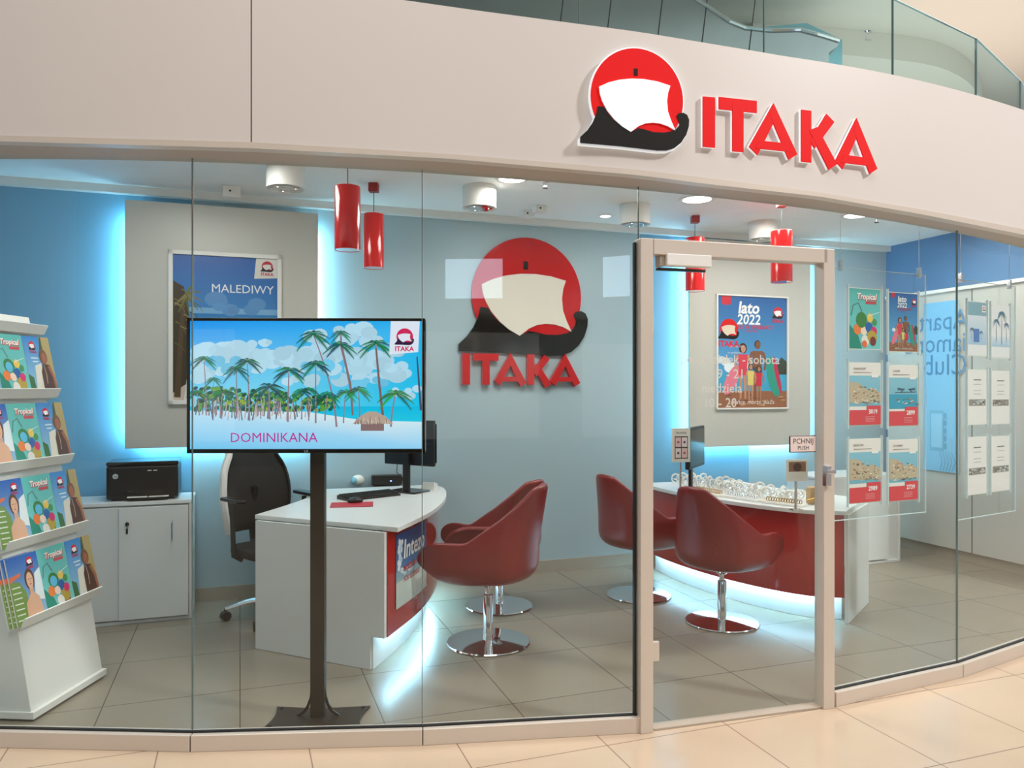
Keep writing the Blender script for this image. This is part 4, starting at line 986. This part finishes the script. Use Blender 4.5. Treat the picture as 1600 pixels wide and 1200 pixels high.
def cover_tropic(w_, h):
    p = Pic(); p.rect(-w_/2, 0, w_/2, h, (120, 205, 205), 1, (90, 185, 180)); p.poly([(-w_/2, 0), (-w_*.1, 0), (-w_*.22, h*.22), (-w_/2, h*.40)], (30, 140, 120), 2)
    p.text('Tropical', w_*.04, h*.87, w_*.19, (245, 240, 235), 5, bold=.035, shear=.2); p.text('Tropical', w_*.06, h*.86, w_*.19, (205, 60, 70), 4, bold=.05, shear=.2); p.rect(w_*.02, h*.75, w_*.36, h*.80, (200, 70, 80), 3)
    p.line([(-w_*.45, h*.55), (-w_*.38, h*.72), (-w_*.22, h*.76), (-w_*.1, h*.62)], w_*.03, w_*.03, (90, 130, 130), 3)
    for x, z, r, c in ((-.12, .48, .17, (60, 130, 60)), (-.12, .46, .12, (90, 190, 230)), (.15, .52, .10, (240, 200, 90)), (-.25, .32, .12, (240, 130, 60)), (-.05, .30, .10, (250, 220, 200)), (.12, .36, .12, (30, 100, 170)), (.28, .30, .10, (220, 40, 110)), (.22, .20, .15, (190, 160, 60)), (.25, .13, .10, (120, 50, 40)), (0, .14, .12, (235, 230, 225)), (-.02, .08, .08, (240, 110, 60)), (.3, .45, .08, (70, 150, 90))):
        p.ell(x*w_, z*h, r*w_, r*w_*1.1, c, 3+random.random()*2, 12, random.random())
    p.line([(w_*.1, h*.55), (w_*.45, h*.62)], w_*.02, w_*.012, (225, 240, 240), 5); return p
def cover_city(w_, h):
    p = Pic(); p.rect(-w_/2, 0, w_/2, h, (150, 200, 230), 1, (50, 130, 200)); p.poly([(w_*.12, h), (w_/2, h), (w_/2, h*.1), (w_*.18, h*.4)], (176, 156, 106), 2)
    p.poly([(w_*.05, h*.7), (w_*.15, h), (w_*.2, h), (w_*.2, h*.5)], (70, 90, 60), 2.5); p.poly([(-w_*.30, 0), (w_*.05, 0), (w_*.05, h*.55), (-w_*.2, h*.5)], (226, 220, 206), 2); p.poly([(-w_/2, 0), (-w_*.3, 0), (-w_*.33, h*.3), (-w_/2, h*.36)], (60, 110, 60), 2)
    p.ell(w_*.16, h*.66, w_*.15, h*.13, (120, 80, 50), 4); p.ell(w_*.18, h*.63, w_*.09, h*.10, (160, 100, 76), 5); p.poly([(-w_*.02, 0), (w_*.47, 0), (w_*.44, h*.3), (w_*.34, h*.52), (w_*.1, h*.54), (w_*.0, h*.4)], (84, 52, 44), 4)
    p.line([(w_*.30, h*.5), (w_*.42, h*.32), (w_*.45, h*.08)], w_*.10, w_*.08, (160, 100, 74), 5); p.line([(w_*.12, h*.52), (w_*.16, h*.36), (w_*.14, h*.2)], w_*.015, w_*.02, (210, 190, 150), 5)
    emblem_pic(p, -w_*.18, h*.84, w_*.11, k=3); p.rect(-w_*.3, h*.62, -w_*.04, h*.64, (220, 235, 245), 3); p.rect(-w_*.26, h*.56, -w_*.06, h*.58, (220, 235, 245), 3); return p
KIND = [(cover_spa, 'green and blue spa brochure'), (cover_tropic, 'turquoise tropical fruit brochure'), (cover_city, 'brochure with a woman in brown')]
ORD = ['bottom', 'second', 'third', 'top']
cache = {}
Rm = Matrix.Translation((RX, RY, 0)) @ Matrix.Rotation(math.radians(-4), 4, 'Z')
def brochure(kind, y, z, x, label, dep=0):
    # leans back on the rack face, facing +x of the rack
    w_, h = .207, .318
    if kind not in cache:
        bm = bmesh.new(); add_box(bm, (0, 0, h/2), (w_, .006, h)); r = obj('brochure', bm, W['paper']); c = KIND[kind][0](w_, h).done('cover', W['print'], r); c.location = (0, -.0034, 0); cache[kind] = r
    else: r = copy_tree(cache[kind])
    tag(r, label, 'brochure', 'travel brochures on the rack')
    r.matrix_world = Rm @ Matrix.Translation((x, y, z)) @ Matrix.Rotation(PI/2, 4, 'Z') @ Matrix.Rotation(math.radians(-12.3), 4, 'X')
    return r
for k, z in enumerate(TIERS):
    for j in range(3):
        y = -.225+.2085*j
        for d in range(3 if (j == 0 and k == 0) else 1):
            fr_ = x = prof(z)+.052-.010*d
            lb = '%s on the %s shelf of the rack' % (KIND[j][1].capitalize(), ORD[k])
            if j == 0 and k == 0: lb = ['Front green and blue brochure of the fanned stack, bottom rack shelf', 'Middle green and blue brochure of the fanned stack, bottom rack shelf', 'Rearmost green and blue brochure of the fanned stack, bottom rack shelf'][d]
            brochure(j, y-.016*d, z+.0, x, lb)

# ------------------------------------------------------------ on the counter behind the door
q = floor_at(1085, 752, DRH)
q = at(1092, 760, 6.05); q.z = DRH
m2 = thing('monitor', 'Black monitor standing on the counter, seen edge-on through the door', 'monitor', (q.x-.03, q.y, DRH), math.radians(62))
box('monitor_case', (0, 0, .34), (.46, .035, .32), W['black'], m2, .006); box('neck', (0, .035, .15), (.05, .025, .28), W['black'], m2, .003); box('stand_base', (0, .03, .008), (.22, .16, .014), W['blackg'], m2, .003); box('monitor_screen', (0, -.019, .34), (.43, .003, .28), W['blackg'], m2)
def counter_stand(px, py0, py1, Y, wpx, label, rows=True, mat_='whites', dark=False):
    b = at(px, py0, Y); w_ = wpx/FPX*Y; h = (py0-py1)/FPX*Y
    t = thing('display_card', label, 'card', (b.x, b.y, DRH), math.radians(10)); dz = b.z-DRH
    if dz > .02: box('card_easel', (0, .012, dz/2+.001), (.012, .012, dz), W['silver'], t); box('card_foot', (0, .012, .004), (.07, .06, .006), W['silver'], t)
    dz = max(dz, .001)
    box('card', (0, 0, dz+h/2), (w_, .012, h), W[mat_], t, .002)
    p = Pic()
    if rows:
        p.text('moma', 0, h*.87, h*.13, (60, 50, 50), 1)
        p.rect(-w_*.36, h*.10, w_*.36, h*.76, (70, 40, 36), 1)
        for i in range(2):
            for j in range(2): p.rect(-w_*.32+i*w_*.34, h*.13+j*h*.32, -w_*.02+i*w_*.34, h*.41+j*h*.32, (236, 200, 200) if (i+j) % 2 else (240, 226, 222), 2); p.ell(-w_*.17+i*w_*.34, h*.27+j*h*.32, w_*.07, w_*.07, (110, 70, 130) if i == j else (190, 90, 100), 3)
    else: p.rect(-w_*.4, h*.45, w_*.4, h*.9, (150, 110, 84), 1); p.ell(0, h*.65, w_*.2, h*.2, (90, 56, 44), 2)
    p.done('card_print', W['print'], t).location = (0, -.0065, dz)
    return t
counter_stand(1064, 722, 669, 5.75, 30, 'Upright white card with four small pictures before the counter monitor')  # a reflection in the door glass, built as a standing card
counter_stand(1245, 752, 718, 5.05, 36, 'Small photo card near the right end of the counter', False)
counter_stand(1008, 708, 668, 5.9, 12, 'White card just inside the left door post', False)
# jeweller's showcase across the mall: its reflection, built as props on the counter
random.seed(11)
def path_pos(path, o, f, inset):
    P = shift(path, inset); i = min(len(P)-2, int(f*(len(P)-1))); t = f*(len(P)-1)-i
    return (P[i][0]+(P[i+1][0]-P[i][0])*t+o.x, P[i][1]+(P[i+1][1]-P[i][1])*t+o.y)
def reflected_ring_stand():
    t = thing('ring_stand', 'White open loop jewellery stand among others glinting along the counter', 'jewellery stand', (0, 0, 0), 0, 'loop jewellery stands on the counter')
    bm = bmesh.new(); pts = [(.028*math.cos(a), 0, .034+.030*math.sin(a)) for a in [math.radians(-60+300*k/14) for k in range(15)]]; add_tube(bm, pts, .0055, 7); obj('loop', bm, W['whites'], t, smooth=True)
    obj('stand_foot', BM(add_lathe, [(0, .0005), (.02, .0005), (.018, .007), (0, .008)], (0, 0, 0), 14), W['whites'], t, smooth=True)
    bm = bmesh.new(); pts = [(.018*math.cos(a), .006, .042+.016*math.sin(a)) for a in [2*PI*k/12 for k in range(13)]]; add_tube(bm, pts, .0022, 5); add_sphere(bm, (0, .006, .059), .0045, seg=8); obj('ring', bm, W['silver'], t, smooth=True)
    return t
rs = reflected_ring_stand(); cnt = 0; used = []
for k in range(400):
    f = random.uniform(.12, .97); ins = random.uniform(.22, .50); x, y = path_pos(oaR, oR, f, -ins*-1 if False else ins)
    # keep it on the worktop and apart from its neighbours
    a, b = toab(x, y)
    if b > 5.75 or any((x-u)**2+(y-v)**2 < .0026 for u, v in used): continue
    if any((x-u)**2+(y-v)**2 < .03 for u, v in ((m2.location.x, m2.location.y), (at(1064, 700, 5.75).x, 5.75), (at(1008, 700, 5.9).x, 5.9), (at(1245, 700, 5.05).x, 5.05), path_pos(oaR, oR, .09, .26))): continue
    used.append((x, y)); c = rs if cnt == 0 else copy_tree(rs); c.location = (x, y, DRH); c.rotation_euler = (0, 0, random.uniform(-.8, .8)); s = random.uniform(.8, 1.35); c.scale = (s, s, s); cnt += 1
    if cnt >= 96: break
for nm, f, ins, L_, W_, mm, lb in (('jewellery_tray', .62, .08, .32, .10, 'cork', 'Long tan jewellery tray on the counter below the monitor'), ('jewellery_tray', .48, .09, .34, .09, 'silver', 'Silver jewellery tray at the middle of the counter edge'), ('jewellery_tray', .31, .08, .30, .09, 'gold', 'Gold toned jewellery tray near the right end of the counter')):
    x, y = path_pos(oaR, oR, f, ins); x2, y2 = path_pos(oaR, oR, f+.05, ins); an = math.atan2(y2-y, x2-x)
    t = thing(nm, lb, 'jewellery tray', (x, y, DRH), an)
    box('tray', (0, 0, .009), (L_, W_, .016), W['whites'], t, .003)
    bm = bmesh.new()
    for i in range(14):
        xx = -L_/2+.03+(L_-.06)*i/13; pts = [(xx, .018*math.cos(a)+random.uniform(-.002, .002), .030+.014*math.sin(a)) for a in [2*PI*k/10 for k in range(11)]]; add_tube(bm, pts, .0035, 5)
    r_ = obj('bracelets', bm, W['gold'] if mm == 'gold' else W[mm], t, smooth=True); r_['kind'] = 'stuff'
x, y = path_pos(oaR, oR, .09, .26)
t = thing('wooden_display', 'Tan wooden display block with a clasp near the right end of the counter', 'display block', (x, y, DRH), math.radians(8))
box('block', (0, 0, .06), (.17, .06, .12), W['cork'], t, .012)
bm = bmesh.new(); add_tube(bm, [(-.12, -.06, .03), (.02, -.06, .07), (.05, -.06, .08)], .008, 8); obj('clasp', bm, W['gold'], t, smooth=True)

# ------------------------------------------------------------ acrylic poster displays hung behind the glass
def hotel_poster(w_, h, seed, price, title):
    rr = random.Random(seed); p = Pic(); pk = (222, 70, 78)
    p.rect(-w_/2, 0, w_/2, h, (240, 232, 226), 1); p.rect(-w_/2, h*.30, w_/2, h*.80, (120, 180, 200), 2, (140, 195, 215))
    if seed % 2: 
        p.rect(-w_/2, h*.28, w_/2, h*.52, (60, 160, 190), 3); p.line([(-w_*.3, h*.55), (w_*.45, h*.56)], h*.012, h*.012, (50, 60, 70), 4)
        for c in (-.1, .3):
            for k in range(4): p.line([(c*w_, h*.555), (c*w_-w_*.08*math.copysign(1, .1-c)*-1+w_*.02*k*(1 if c < .1 else -1), h*.61), (c*w_+(.20 if c < .1 else -.20)*w_*-1*.6, h*(.63-.015*k))], w_*.02, w_*.008, (50, 80, 90), 4)
    if seed % 2 == 0:
        base = rr.choice([(196, 178, 150), (176, 150, 126)])
        p.poly([(-w_/2, h*.36), (w_/2, h*.36), (w_/2, h*.52), (w_*.25, h*.60), (w_*.05, h*.57), (-w_*.2, h*.68), (-w_/2, h*.70)], base, 3)
        for k in range(46):
            x = rr.uniform(-.46, .40)*w_; z = h*rr.uniform(.38, .62-.12*max(0, x/w_)); p.rect(x, z, x+w_*rr.uniform(.03, .08), z+h*rr.uniform(.008, .02), rr.choice([(236, 224, 204), (150, 110, 86), (110, 96, 84), (206, 150, 116), (90, 110, 90), (220, 206, 190)]), 4)
    for k in range(14):
        x = rr.uniform(-.45, .42)*w_; z = h*rr.uniform(.33, .37 if seed % 2 == 0 else .44); p.poly([(x, z), (x+w_*rr.uniform(.04, .2), z+h*rr.uniform(0, .01)), (x+w_*rr.uniform(.03, .15), z+h*.03)], rr.choice([(230, 215, 190), (170, 140, 110), (120, 110, 100), (240, 235, 225), (190, 170, 150), (90, 130, 120)]), 5)
    p.rect(w_*.2, h*.77, w_*.42, h*.81, (245, 240, 236), 6)
    p.rect(-w_/2, 0, w_/2, h*.24, pk, 6); p.rect(w_*.05, h*.2, w_/2, h*.31, pk, 6.5)
    p.text(price, w_*.24, h*.21, h*.10, (250, 245, 245), 8, bold=.03)
    for k in range(4): p.line([(w_*.0, h*(.13-.025*k)), (w_*.3, h*(.13-.025*k))], h*.006, h*.006, (240, 180, 180), 8)
    p.text(title, -w_*.38, h*.91, h*.045, (130, 100, 100), 8, align='LEFT', bold=.01); p.line([(-w_*.38, h*.85), (w_*.2, h*.85)], h*.008, h*.006, (120, 100, 100), 8)
    return p
def plain_sheet(w_, h, seed):
    rr = random.Random(seed); p = Pic(); p.rect(-w_/2, 0, w_/2, h, (242, 236, 232), 1)
    for k, z in enumerate((.82, .74, .62, .56)): p.line([(-w_*.2, h*z), (w_*.2, h*z)], h*(.02 if k == 0 else .007), h*(.02 if k == 0 else .007), (120, 115, 115), 2)
    p.rect(-w_*.45, h*.34, w_*.45, h*.46, (150, 140, 130), 2)
    for k in range(22): p.ell(rr.uniform(-.42, .42)*w_, h*rr.uniform(.36, .44), w_*.05, h*.015, rr.choice([(90, 90, 86), (220, 215, 205), (120, 100, 80), (190, 200, 205)]), 3, 8)
    return p
def palm_sheet(w_, h, seed):
    p = Pic(); random.seed(seed); p.rect(-w_/2, 0, w_/2, h, (238, 236, 236), 1); p.rect(-w_/2, h*.2, w_/2, h*(.8 if seed == 1 else .4), (170, 200, 225), 1.5, (225, 230, 236))
    if seed == 1: p.rect(-w_/2, h*.75, w_/2, h, (130, 170, 185), 2); p.rect(w_*.25, h*.82, w_*.45, h*.95, (240, 238, 236), 3); emblem_pic(p, w_*.35, h*.89, w_*.06, k=4, name=False); p.rect(-w_*.2, h*.25, w_*.1, h*.5, (70, 120, 190), 3)
    for x, z, hh_, r in ((-.25, .3, .4, .2), (.05, .25, .6, .25), (.32, .3, .35, .16)) if seed == 2 else ((-.3, .3, .2, .12), (.2, .3, .15, .1)):
        p.palm(x*w_, z*h, hh_*h, 0, r*w_, (70, 110, 130), (100, 110, 120), 4)
    return p
def display(i, cols, rows, pxs, cordpx, panel, labels, grp, d=.13):
    o, an, L = facet(i); n = Vector((-math.sin(an), math.cos(an), 0)); base = o+n*d
    S = lambda px, py: facet_at(i, px, py, d)
    # acrylic sheet with cords
    x0, zt = S(*panel[0]); x1, _ = S(panel[1][0], panel[0][1]); zb = S(*panel[1])[1]
    zt = (zt+S(panel[1][0], panel[2])[1])/2
    t = thing('hanging_display', labels[0], 'display', base, an)
    box('acrylic_sheet', ((x0+x1)/2, .0, (zt+zb)/2), (x1-x0, .004, zt-zb), W['acrylic'], t)
    bm = bmesh.new()
    for x in (x0, x1): add_box(bm, (x, 0, (zt+zb)/2), (.004, .006, zt-zb))
    add_box(bm, ((x0+x1)/2, 0, zb), (x1-x0, .006, .004)); add_box(bm, ((x0+x1)/2, 0, zt), (x1-x0, .006, .003)); obj('polished_edge', bm, W['acrylic_edge'], t)
    for cp in cordpx:
        xc, zc2 = S(*cp); bm = bmesh.new(); add_tube(bm, [(xc, .0, zt-.02), (xc, 0, CEIL-.001)], .0016, 5); obj('cord', bm, W['silver'], t)
        obj('clamp', BM(add_box, (xc, 0, zt+.01), (.018, .018, .055)), W['silver'], t)
    k = 0
    for r, (ya, yb, yc, yd) in enumerate(rows):
        for c, (xa, xb) in enumerate(pxs):
            q0 = S(xa, (ya, yc)[c]); q1 = S(xb, (yb, yd)[c]); w_, h = q1[0]-q0[0], q0[1]-q1[1]
            fn, lb = cols[k]; k += 1
            pos = base+Vector((math.cos(an), math.sin(an), 0))*((q0[0]+q1[0])/2)-n*.012
            b = obj('poster_sheet', BM(add_box, (0, 0, h/2), (w_, .002, h)), W['paper'], loc=(pos.x, pos.y, q1[1]), rz=an); tag(b, lb, 'poster', grp)
            fn(w_-.008, h-.008).done('print', W['print'], b).location = (0, -.0014, .004)
            bm = bmesh.new()
            for x in (-w_/2-.006, w_/2+.006): add_box(bm, (x, 0, h/2), (.005, .012, h+.03))
            obj('pocket_edge', bm, W['acrylic_edge'], b)
H = hotel_poster
display(5, [(cover_tropic, 'Turquoise tropical poster at the top left of the hanging glass display'), (lambda a, b: pict_summer(a, b), 'Small blue summer 2022 poster at the top right of the hanging glass display'),
            (lambda a, b: H(a, b, 2, '3019', 'PALM RESORT'), 'Pink and white holiday offer in the middle row left, beside the 2899 offer'), (lambda a, b: H(a, b, 3, '2899', 'CAIQAR'), 'Holiday offer with an arched bridge photo, priced 2899'),
            (lambda a, b: H(a, b, 4, '2989', 'BEGIA INN'), 'Holiday offer with a hillside photo in the bottom row left'), (lambda a, b: H(a, b, 6, '2739', 'LUX RIMINI'), 'Holiday offer with a rock arch photo, priced 2739')],
        [(449, 547, 456, 551), (566, 664, 570, 665), (686, 783, 687, 780)], [(1323, 1373), (1385, 1431)], [(1313, 418), (1436, 430)], ((1302, 415), (1446, 800), 432),
        ['Clear acrylic poster display hung on cords right of the door'], 'posters in the hanging display right of the door')
P_ = plain_sheet
display(6, [(lambda a, b: palm_sheet(a, b, 1), 'Pale poster with a small logo, top left of the far right hanging display'), (lambda a, b: palm_sheet(a, b, 2), 'Pale palm tree poster, top right of the far right hanging display'),
            (lambda a, b: P_(a, b, 3), 'White offer sheet, middle row left of the far right display'), (lambda a, b: P_(a, b, 4), 'White offer sheet, middle row right of the far right display'),
            (lambda a, b: P_(a, b, 5), 'White offer sheet, bottom row left of the far right display'), (lambda a, b: P_(a, b, 6), 'White offer sheet, bottom row right of the far right display')],
        [(470, 557, 475, 560), (577, 663, 579, 662), (683, 770, 682, 765)], [(1508, 1538), (1545, 1574)], [(1501, 440), (1577, 446)], ((1494, 445), (1586, 798), 440),
        ['Clear acrylic poster display hung on cords at the far right'], 'sheets in the far right hanging display')

# glass reflection of a blue poster across the mall, built as a wall board
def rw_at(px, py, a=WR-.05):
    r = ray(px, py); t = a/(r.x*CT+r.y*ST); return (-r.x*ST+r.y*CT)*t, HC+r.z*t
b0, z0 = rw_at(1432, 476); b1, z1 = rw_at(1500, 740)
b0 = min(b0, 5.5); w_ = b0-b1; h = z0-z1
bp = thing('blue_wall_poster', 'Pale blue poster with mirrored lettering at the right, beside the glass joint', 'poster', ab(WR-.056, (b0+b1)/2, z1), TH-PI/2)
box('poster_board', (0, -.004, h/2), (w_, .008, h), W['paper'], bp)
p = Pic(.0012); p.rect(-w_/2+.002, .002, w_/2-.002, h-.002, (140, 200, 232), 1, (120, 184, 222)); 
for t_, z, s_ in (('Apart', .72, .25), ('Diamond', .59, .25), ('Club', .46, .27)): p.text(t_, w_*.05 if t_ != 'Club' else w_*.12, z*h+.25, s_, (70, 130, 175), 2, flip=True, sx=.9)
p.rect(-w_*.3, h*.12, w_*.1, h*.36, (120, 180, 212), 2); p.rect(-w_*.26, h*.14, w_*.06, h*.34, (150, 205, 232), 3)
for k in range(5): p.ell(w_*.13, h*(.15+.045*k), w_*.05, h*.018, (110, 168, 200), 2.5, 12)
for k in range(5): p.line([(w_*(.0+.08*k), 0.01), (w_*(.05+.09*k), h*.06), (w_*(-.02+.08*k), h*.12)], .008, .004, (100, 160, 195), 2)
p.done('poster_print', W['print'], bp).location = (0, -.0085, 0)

# ------------------------------------------------------------ upper level: glass balustrade, cladding, ceiling
BC = curve(-.30, 12)
def byp(px):
    for i in range(len(BC)-1):
        a, b = vpx((BC[i].x, BC[i].y)), vpx((BC[i+1].x, BC[i+1].y))
        if a <= px <= b: t = (px-a)/(b-a); return BC[i]+(BC[i+1]-BC[i])*t
    return BC[-1]
js = [300, 620, 905, 1194, 1395, 1525, 1594, 1690]
BTOP = 3.80
bal = thing('glass_balustrade', 'Curved glass balustrade of the upper floor above the sign', 'balustrade', (byp(1194).x, byp(1194).y, 3.04)); bo = Vector((byp(1194).x, byp(1194).y))
for i in range(len(js)-1):
    p0, p1 = byp(js[i]), byp(js[i+1])
    def btop(px, p): return max(3.3, min(BTOP, HC+(HOR-interp(px, [0, 1400, 1527, 1594, 1700], [-400, 0, 62, 127, 240]))/FPX*p.y))
    z0, z1 = btop(js[i], p0), btop(js[i+1], p1)
    dv = (p1-p0); L = dv.length; an = math.atan2(dv.y, dv.x)
    bm = bmesh.new(); add_ext(bm, [(.004, 0), (L-.004, 0), (L-.004, z1-3.04), (.004, z0-3.04)], -.006, .006); o_ = obj('glass_panel', bm, W['balglass'], bal); o_.location = (p0.x-bo.x, p0.y-bo.y, 0); o_.rotation_euler = (0, 0, an)
    bm = bmesh.new(); add_box(bm, (L-.002, 0, (z1-3.04)/2), (.003, .013, z1-3.04)); e_ = obj('panel_edge', bm, W['glass_edge'], o_)
    bm = bmesh.new(); q = [(0.004, z0-3.04), (L-.004, z1-3.04), (L-.004, z1-3.04+.004), (.004, z0-3.04+.004)]; add_ext(bm, q, -.0065, .0065); obj('top_edge', bm, W['acrylic_edge'], o_)
UZ = 6.4
bm = bmesh.new(); add_prism(bm, [(-8, 5.0), (-3, 5.2), (3.0, 5.6), (5.4, 7.2), (8.5, 12.2), (12.5, 18), (22, 30), (-8, 30)], UZ, UZ+.2); struct(obj('ceiling_upper', bm, W['upper']))
bm = bmesh.new(); P = arcpts([(3.2, 10.2), (4.6, 10.4), (6.2, 10.9), (7.6, 12.4), (8.8, 15)], 6); add_prism(bm, P+[(3.2, 15)], UZ-.35, UZ-.001); struct(obj('ceiling_upper_drop', bm, W['upper']))
bm = bmesh.new(); add_box(bm, (3, 24, 4), (44, .2, 6)); struct(obj('wall_far', bm, W['upper']))
bm = bmesh.new(); add_box(bm, (5, 16.15, 2.99), (30, 15.7, .1)); struct(obj('floor_upper', bm, W['upper']))
# dark cladding with a swept upper edge
cy = 8.6
ed = [(560, -220), (1085, -2), (1110, 14), (1140, 34), (1165, 44), (1205, 48), (1250, 47), (1285, 56), (1311, 64)]
T = [at(x, y, cy) for x, y in ed]; o0 = Vector((T[4].x, cy, 3.0))
cl = thing('metal_cladding', 'Dark grey metal clad bulkhead with a swept upper edge on the upper floor', 'bulkhead', o0)
P = [(t.x-o0.x, t.z-o0.z) for t in T]; cr_ = at(1298, 100, cy)
P2 = P+[(cr_.x-o0.x+.08, P[-1][1]-.06), (cr_.x-o0.x-.02, cr_.z-o0.z+.13), (cr_.x-o0.x-.02, .05), (P[0][0], .05)]
bm = bmesh.new(); add_ext(bm, list(reversed(P2)), 0, .6); obj('cladding', bm, W['clad'], cl)
bm = bmesh.new(); add_tube(bm, [(x, -.01, z) for x, z in P], .022, 6); obj('edge_trim', bm, W['chrome'], cl)
for px in (850, 925, 1005, 1075, 1150): 
    a_ = at(px, 40, cy).x-o0.x; bm = bmesh.new(); add_tube(bm, [(a_+.25, -.004, 3.2), (a_-.12, -.004, .1)], .006, 4); obj('panel_seam', bm, W['dark'], cl)
T2 = [at(x, y, 9.5) for x, y in [(1040, -60), (1311, 64), (1280, 48), (1250, 30), (1200, 2), (1150, -40)]]
bm = bmesh.new(); add_ext(bm, [(at(1000, 0, 9.5).x, 3.041), (at(1316, 0, 9.5).x, 3.041), (at(1316, 0, 9.5).x, at(0, 62, 9.5).z), (at(1260, 0, 9.5).x, at(0, 36, 9.5).z), (at(1175, 0, 9.5).x, UZ-.4), (at(1000, 0, 9.5).x, UZ-.4)], 9.5, 9.9)
tb = obj('teal_bulkhead', bm, W['teal']); tag(tb, 'Pale teal bulkhead behind the dark cladding on the upper floor', 'bulkhead')
sprinkler(1355, 50, UZ, 'Chrome sprinkler hanging from the upper ceiling, seen through the balustrade')
lamp('upper_ceiling_light', (6, 10, 5.0), 75, (1, .93, .84), 5, (PI, 0, 0))
lamp('upper_floor_light', (2, 5.6, 5.6), 60, (1, .95, .9), 3, (math.radians(50), 0, 0))

# ------------------------------------------------------------ the mall opposite (seen only in the glass)
def mirror(i, px, py, D):
    """the real place, in front of the glass, of what pane i shows at a pixel, D metres out from the camera"""
    o, an, L = facet(i); n = Vector((-math.sin(an), math.cos(an), 0)); v = at(px, py, D); k = (v-o).dot(n); return v-2*k*n
bm = bmesh.new(); add_box(bm, (1.5, -9.1, 3.0), (24, .2, 6)); wopp = struct(obj('wall_opposite', bm, W['opp']))
def quad_box(name, pts, m, label, cat, th=.06):
    c = sum(pts, Vector())/4; x = (pts[1]-pts[0]).normalized(); zz = Vector((0, 0, 1)); y = zz.cross(x)
    bm = bmesh.new(); w_ = (pts[1]-pts[0]).length; h = abs(pts[2].z-pts[1].z); add_box(bm, (0, 0, 0), (w_, th, h))
    o = obj(name, bm, m, loc=c, rz=math.atan2(x.y, x.x)); tag(o, label, cat); return o
def reflect_quad(i, x0, y0, x1, y1, D, name, m, label, cat):
    o, an, L = facet(i); P = []
    c0 = mirror(i, (x0+x1)/2, (y0+y1)/2, D); w_ = (x1-x0)/FPX*D; h = (y1-y0)/FPX*D
    d = Vector((c0.x, c0.y)); ang = math.atan2(d.y, d.x)+PI/2
    bm = bmesh.new(); add_box(bm, (0, 0, 0), (w_, .06, h)); ob = obj(name, bm, m, loc=c0, rz=ang); tag(ob, label, cat); return ob
k = 0
for (i, x0, y0, x1, y1) in ((3, 696, 405, 785, 466), (3, 942, 401, 984, 463)):
    ob = reflect_quad(i, x0, y0, x1, y1, 11.5, 'daylight_window', W['window'], ['High daylight window across the mall, mirrored over the round emblem', 'High daylight window across the mall, mirrored beside the door'][k], 'window')
    w_ = ob.dimensions.x; k += 1
for j, (x, z, w_, h, m, lb) in enumerate(((-5.5, 1.6, 3.0, 2.2, 'shoplit', 'Lit shop front across the mall, first from the left'), (-1.5, 1.5, 2.6, 2.0, 'oppd', 'Dark shop front across the mall'), (2.2, 1.6, 3.0, 2.2, 'shoplit', 'Lit shop front across the mall, behind the camera'), (6.2, 1.5, 3.0, 2.0, 'shoplit', 'Lit shop front across the mall, last to the right'))):
    o = obj('shop_front', BM(add_box, (0, 0, 0), (w_, .1, h)), W[m], wopp, loc=(x, -8.95, z)); o['label'] = lb
